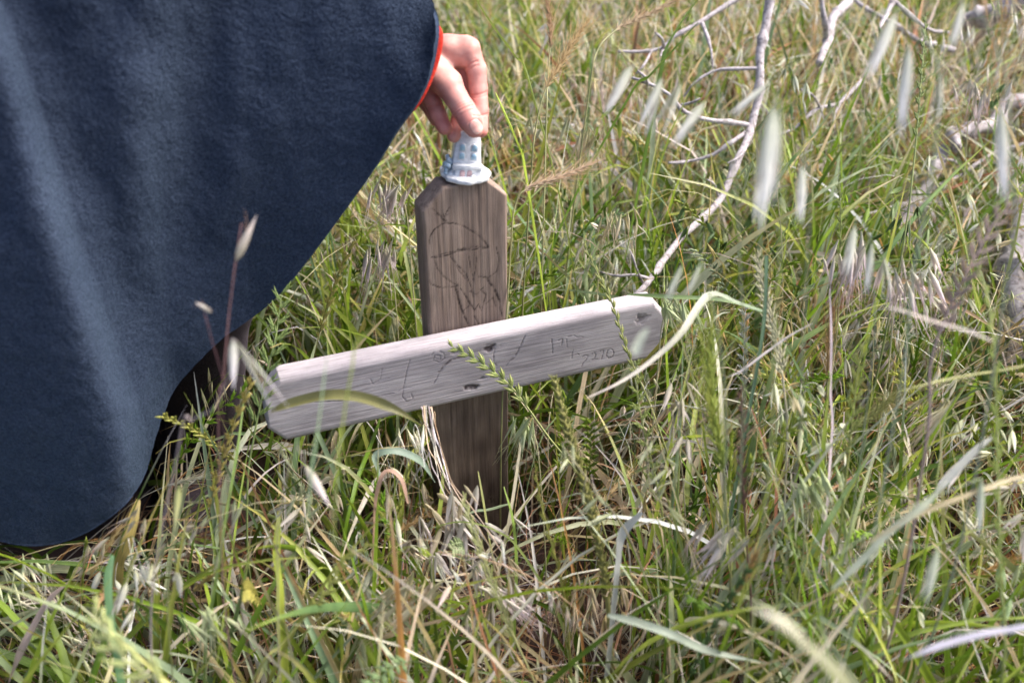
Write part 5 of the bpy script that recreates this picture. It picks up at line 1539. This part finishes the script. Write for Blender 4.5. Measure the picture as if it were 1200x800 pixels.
hblade([(823, -6, 1.25), (808, 14, 1.24), (795, 34, 1.23), (783, 56, 1.22), (776, 84, 1.2)], .0105, (.19, .31, .05), "bright green broad blade touching the top edge by the long branch", roll=(-.9, -.9), root=(-.05, .05))
hblade([(580, 108, 1.06), (588, 128, 1.05), (598, 150, 1.04), (608, 175, 1.04), (614, 200, 1.04)], .0105, (.30, .40, .05), "bright yellow green blade just right of the fingers", roll=(1.0, 1.0), root=(.05, .03))
hblade([(548, -20, 1.25), (562, 8, 1.22), (582, 38, 1.2), (604, 68, 1.18), (620, 100, 1.16)], .0055, (.20, .26, .05), "dark green stem slanting behind the knuckles", name="grass_stalk", cat="grass stem", roll=(1, 1), root=(.05, .03), fold=.8)
hblade([(131, 650, .80), (124, 682, .79), (127, 725, .78), (134, 765, .78), (142, 810, .78)], .0120, (.10, .20, .10), "deep green upright blade in the dark bottom left", roll=(1.2, 1.2), root=(0, .04))
hblade([(82, 682, .86), (60, 704, .85), (40, 738, .84), (22, 775, .83), (5, 812, .83)], .0155, (.34, .27, .25), "grey brown dead blade bent over at the bottom left edge", roll=(-.6, -.5), fold=.3)
hblade([(162, 585, .92), (154, 610, .91), (146, 640, .91), (138, 668, .92)], .0125, (.30, .24, .08), "yellowing broad blade hanging below the cloak hem", roll=(1.0, 1.2), root=(0, .04))
hblade([(285, 470, .86), (276, 530, .85), (264, 600, .85), (250, 690, .86), (240, 760, .88)], .0052, (.25, .36, .11), "long straight green stem left of the crossbar", name="grass_stalk", cat="grass stem", roll=(1.2, 1.2), root=(0, .04), fold=.9)
hblade([(326, 600, .84), (322, 650, .84), (326, 690, .84), (328, 740, .85)], .0110, (.32, .38, .06), "yellow green upright blade below the left arm of the crossbar", roll=(1.2, 1.0), root=(0, .03))
hblade([(712, 720, .74), (745, 728, .74), (785, 742, .74), (830, 762, .75), (905, 778, .76)], .0062, (.40, .46, .36), "pale blue grey blade lying across the lower middle", roll=(-.8, -.5), fold=.3)
hblade([(752, 600, .84), (728, 625, .84), (722, 660, .84), (718, 700, .85)], .0105, (.40, .42, .42), "grey curled blade right of the rough seed spike", roll=(1, 1.2), root=(0, .04))
hblade([(445, 560, .92), (440, 535, .92), (462, 528, .92), (492, 540, .93), (510, 565, .94)], .0075, (.26, .34, .26), "blue green blade arching left of the post foot", roll=(-.7, -.4))
hblade([(478, 590, .90), (470, 562, .90), (454, 552, .90), (444, 570, .90), (440, 610, .92)], .0055, (.50, .32, .24), "reddish tan dry blade curled like a hook left of the post", roll=(-.4, .4), root=(0, .04))
hblade([(735, 345, .98), (790, 348, .97), (850, 352, .97), (905, 366, .98)], .0045, (.16, .24, .09), "thin green blade over the end of the crossbar", roll=(-.7, -.5))
hblade([(600, 590, 1.0), (575, 598, 1.0), (558, 600, 1.0), (545, 604, 1.0)], .0095, (.35, .44, .28), "short green blade lying across the post foot", roll=(-.6, -.5))
hblade([(760, 385, .56), (748, 405, .56), (744, 418, .56)], .006, (.7, .74, .6), "greenish white blur of a leaf tip on the right end of the crossbar", roll=(-.3, .3))

# sheaf of dried straw hanging at the crossbar
def sheaf():
    r = np.random.default_rng(5)
    base = PZ(600, 700, .95)
    rt = obj("dried_grass_bunch", None, label="dried lilac tan straw bunch hanging in front of the post below the crossbar", cat="dried grass", loc=base)
    for k in range(9):
        j = r.normal(0, 1, 2); f = k / 8
        P = W3([(497 + 10 * f + j[0] * 1.5, 478 + j[1] * 2, .99), (503 + 12 * f, 515, .98), (512 + 18 * f + j[0] * 3, 560 + j[1] * 4, .965), (535 + 30 * f + j[0] * 6, 610 + j[1] * 8, .95), (565 + 40 * f + j[0] * 12, 665 + j[1] * 14, .945)])
        P = P[:4] if k % 3 == 0 else P
        C = catmull(P, 24)
        C = C + (np.stack([vn(np.arange(24) * .3, np.full(24, k), seed=a) for a in (1, 2, 3)], -1) - .5) * .006
        v, f_, c, uv = ribbons(C[None], np.array([r.uniform(.0014, .0030)]), (r.uniform(0, 3) + np.linspace(0, 3, 24))[None], np.array([.5]), pick([(PALE, 3), (STRAW, 1.5)], 1, r) * [.95, .88, .95], np.clip(np.linspace(1, .3, 24), 0, 1))
        obj("strand", mesh("strand", v - base, f_, M_LEAF, c, uv), rt)
    for k in range(50):
        t = r.random()
        x = 515 + 85 * t + r.normal(0, 22) - 30 * (r.random() < .4); y = 560 + 130 * t + r.normal(0, 14); z = .955 - .02 * t + r.normal(0, .012)
        a = PZ(x, y, z); d = norm(np.array([r.normal(.15, .35), r.normal(-.1, .3), -1.0]))
        col = (.80, .72, .76) if k % 3 else (.72, .60, .48)
        place("husk", shared("husk", OATS[k % 6], col), rt, a, d, r.normal(0, 1, 3), r.uniform(1.0, 1.9), r.uniform(.5, .8))
sheaf()
def low_straw():
    """long pale leaning seed husks low in front, each stalk on its own"""
    r = np.random.default_rng(9)
    L = ["left of the post foot", "below the left arm", "at the bottom edge left of centre", "at the bottom edge in the middle", "below the post foot", "right of the post foot",
         "near the bottom right corner", "in the lower right beside the lilac blade", "in the middle of the right half", "low at the right edge", "left of the green barley head", "between the rough seed spike and the barley head"]
    S = [((408, 760), (452, 612)), ((330, 700), (372, 585)), ((395, 800), (470, 700)), ((540, 800), (440, 718)), ((650, 800), (540, 712)), ((742, 640), (680, 520)),
         ((1150, 800), (1090, 690)), ((1040, 780), (975, 655)), ((1000, 560), (900, 450)), ((1190, 700), (1120, 590)), ((800, 560), (790, 440)), ((800, 620), (752, 520))]
    for k, (a, b) in enumerate(S):
        z = r.uniform(.80, .95)
        a, b = np.array(a, float), np.array(b, float)
        ap = b + [r.normal(0, 10), 0]
        st = [(*ap, z), (*(b * .6 + a * .4 + r.normal(0, 8, 2)), z), (*a, z + .02)]
        sp = []
        for i in range(7):
            t = i / 7
            q = ap * (1 - t * .7) + a * t * .7 + r.normal(0, 9, 2); dr = np.array([r.normal(0, 14), r.uniform(22, 38)])
            if k % 2: dr = np.array([r.uniform(-34, 34), r.uniform(12, 30)])
            sp.append((q[0], q[1], z + r.normal(0, .01), q[0] + dr[0], q[1] + dr[1], r.normal(0, .006), r.uniform(.75, 1.0)))
        hoat(st, sp, [(.72, .70, .60), (.74, .66, .62), (.62, .64, .44)][k % 3], ["pale green white", "pinkish straw", "yellowish"][k % 3] + " drooping oat stalk " + L[k], r0=.0008)
low_straw()

def hbunch(px, py, z, n, sx, ln, lean, col, label, sd):
    """a nodding bunch of narrow papery husks on one stalk"""
    r = np.random.default_rng(sd)
    st = W3([(px - 8 * np.sign(lean or 1), py + 6, z), (px, py, z), (px + 14 * np.sign(lean or 1) * -1, py + 30, z + .02), (px - 22 * np.sign(lean or 1), py + 120, z + .05)])
    Pg = to_ground(st, 0, .05); base = Pg[-1].copy()
    rt = obj("nodding_grass_stalk", None, label=label, cat="grass stalk", loc=base)
    obj("stem", stem_mesh(catmull(Pg, 60)[::-1], .0010, .0004, (.45, .42, .25), base), rt)
    for k in range(n):
        a = PZ(px + r.normal(0, sx), py + r.normal(0, sx * .5), z + r.normal(0, .012))
        d = norm(np.array([lean + r.normal(0, .22), r.normal(0, .2), -1.0]))
        place("husk", shared("husk", BROME[k % 4], col), rt, a, d, r.normal(0, 1, 3), ln * r.uniform(.7, 1.2), r.uniform(.8, 1.2))
LP = (.86, .78, .82); CR = (.82, .74, .58); GP = (.66, .72, .50)
for k, (px, py, z, n, sx, ln, lean, col, lab) in enumerate([
    (462, 218, 1.12, 16, 13, 1.7, -.25, LP, "lilac white nodding grass bunch between the cloak hem and the post"),
    (446, 290, 1.10, 14, 11, 1.7, -.1, LP, "pale lilac nodding grass bunch low beside the post, under the cloak hem"),
    (1000, 292, .95, 18, 20, 1.9, .1, LP, "large pale nodding grass bunch above the pinkish arching blade"),
    (1062, 318, .92, 18, 18, 1.9, .35, LP, "spreading white nodding bunch above the pinkish arching blade, near its right end"),
    (895, 190, 1.15, 12, 12, 1.5, -.2, GP, "greenish white nodding bunch behind the tallest white oat husks"),
    (690, 150, 1.25, 12, 12, 1.7, -.3, CR, "cream nodding bunch right of the rusty barley heads"),
    (1150, 100, 1.3, 14, 18, 1.8, .2, LP, "pale nodding bunch over the half buried grey log"),
    (790, 350, .98, 12, 10, 1.6, .45, GP, "greenish nodding bunch right behind the end of the crossbar"),
    (615, 490, .98, 9, 8, 1.7, -.1, GP, "small green nodding bunch hugging the right side of the post"),
    (960, 560, .85, 14, 16, 1.8, .5, GP, "green white nodding bunch in the lower right, above the wide straw blade"),
    (860, 620, .82, 14, 18, 1.9, -.4, LP, "lilac nodding bunch left of the lower right blades"),
    (480, 690, .84, 16, 18, 2.0, -.6, CR, "cream nodding bunch low in front of the straw bunch"),
    (1110, 470, .9, 12, 14, 1.7, -.5, CR, "cream nodding bunch under the straw green blade at right"),
    (720, 250, 1.15, 12, 14, 1.6, .1, CR, "cream nodding bunch left of the long branch's lower half"),
    (585, 690, .88, 12, 14, 1.8, .6, LP, "lilac nodding bunch in front of the buried post foot"),
    (250, 720, .80, 10, 14, 1.6, .3, GP, "dull green nodding bunch at the bottom left, by the long straight stem")]):
    hbunch(px, py, z, n, sx, ln, lean, col, lab, 300 + k)

for k, (pts, wd_, c_, lab) in enumerate([
    ([(520, 545, .97), (516, 585, .96), (510, 640, .96), (506, 700, .97)], .0062, (.30, .38, .08), "bright green blade hugging the left side of the post foot"),
    ([(560, 552, .99), (566, 590, .98), (574, 640, .97), (584, 700, .97)], .0050, (.34, .36, .14), "slim olive blade in front of the middle of the post foot"),
    ([(612, 500, 1.0), (604, 560, .99), (594, 620, .98), (580, 690, .98)], .0048, (.66, .60, .46), "cream dry stalk leaning across the right side of the post foot"),
    ([(500, 620, .93), (540, 612, .93), (580, 622, .93), (612, 650, .94)], .0060, (.28, .36, .12), "arching green blade lying over the post foot"),
    ([(590, 570, .98), (600, 610, .97), (604, 660, .97), (602, 720, .97)], .0066, (.22, .32, .07), "broad green blade rising at the right corner of the post foot"),
    ([(543, 580, .97), (538, 620, .96), (546, 670, .95), (560, 730, .95)], .0044, (.56, .50, .34), "straw stem bent in front of the post foot")]):
    hblade(pts, wd_, c_, lab, roll=(.9, 1.2), root=(0, .02), name="grass_leaf")
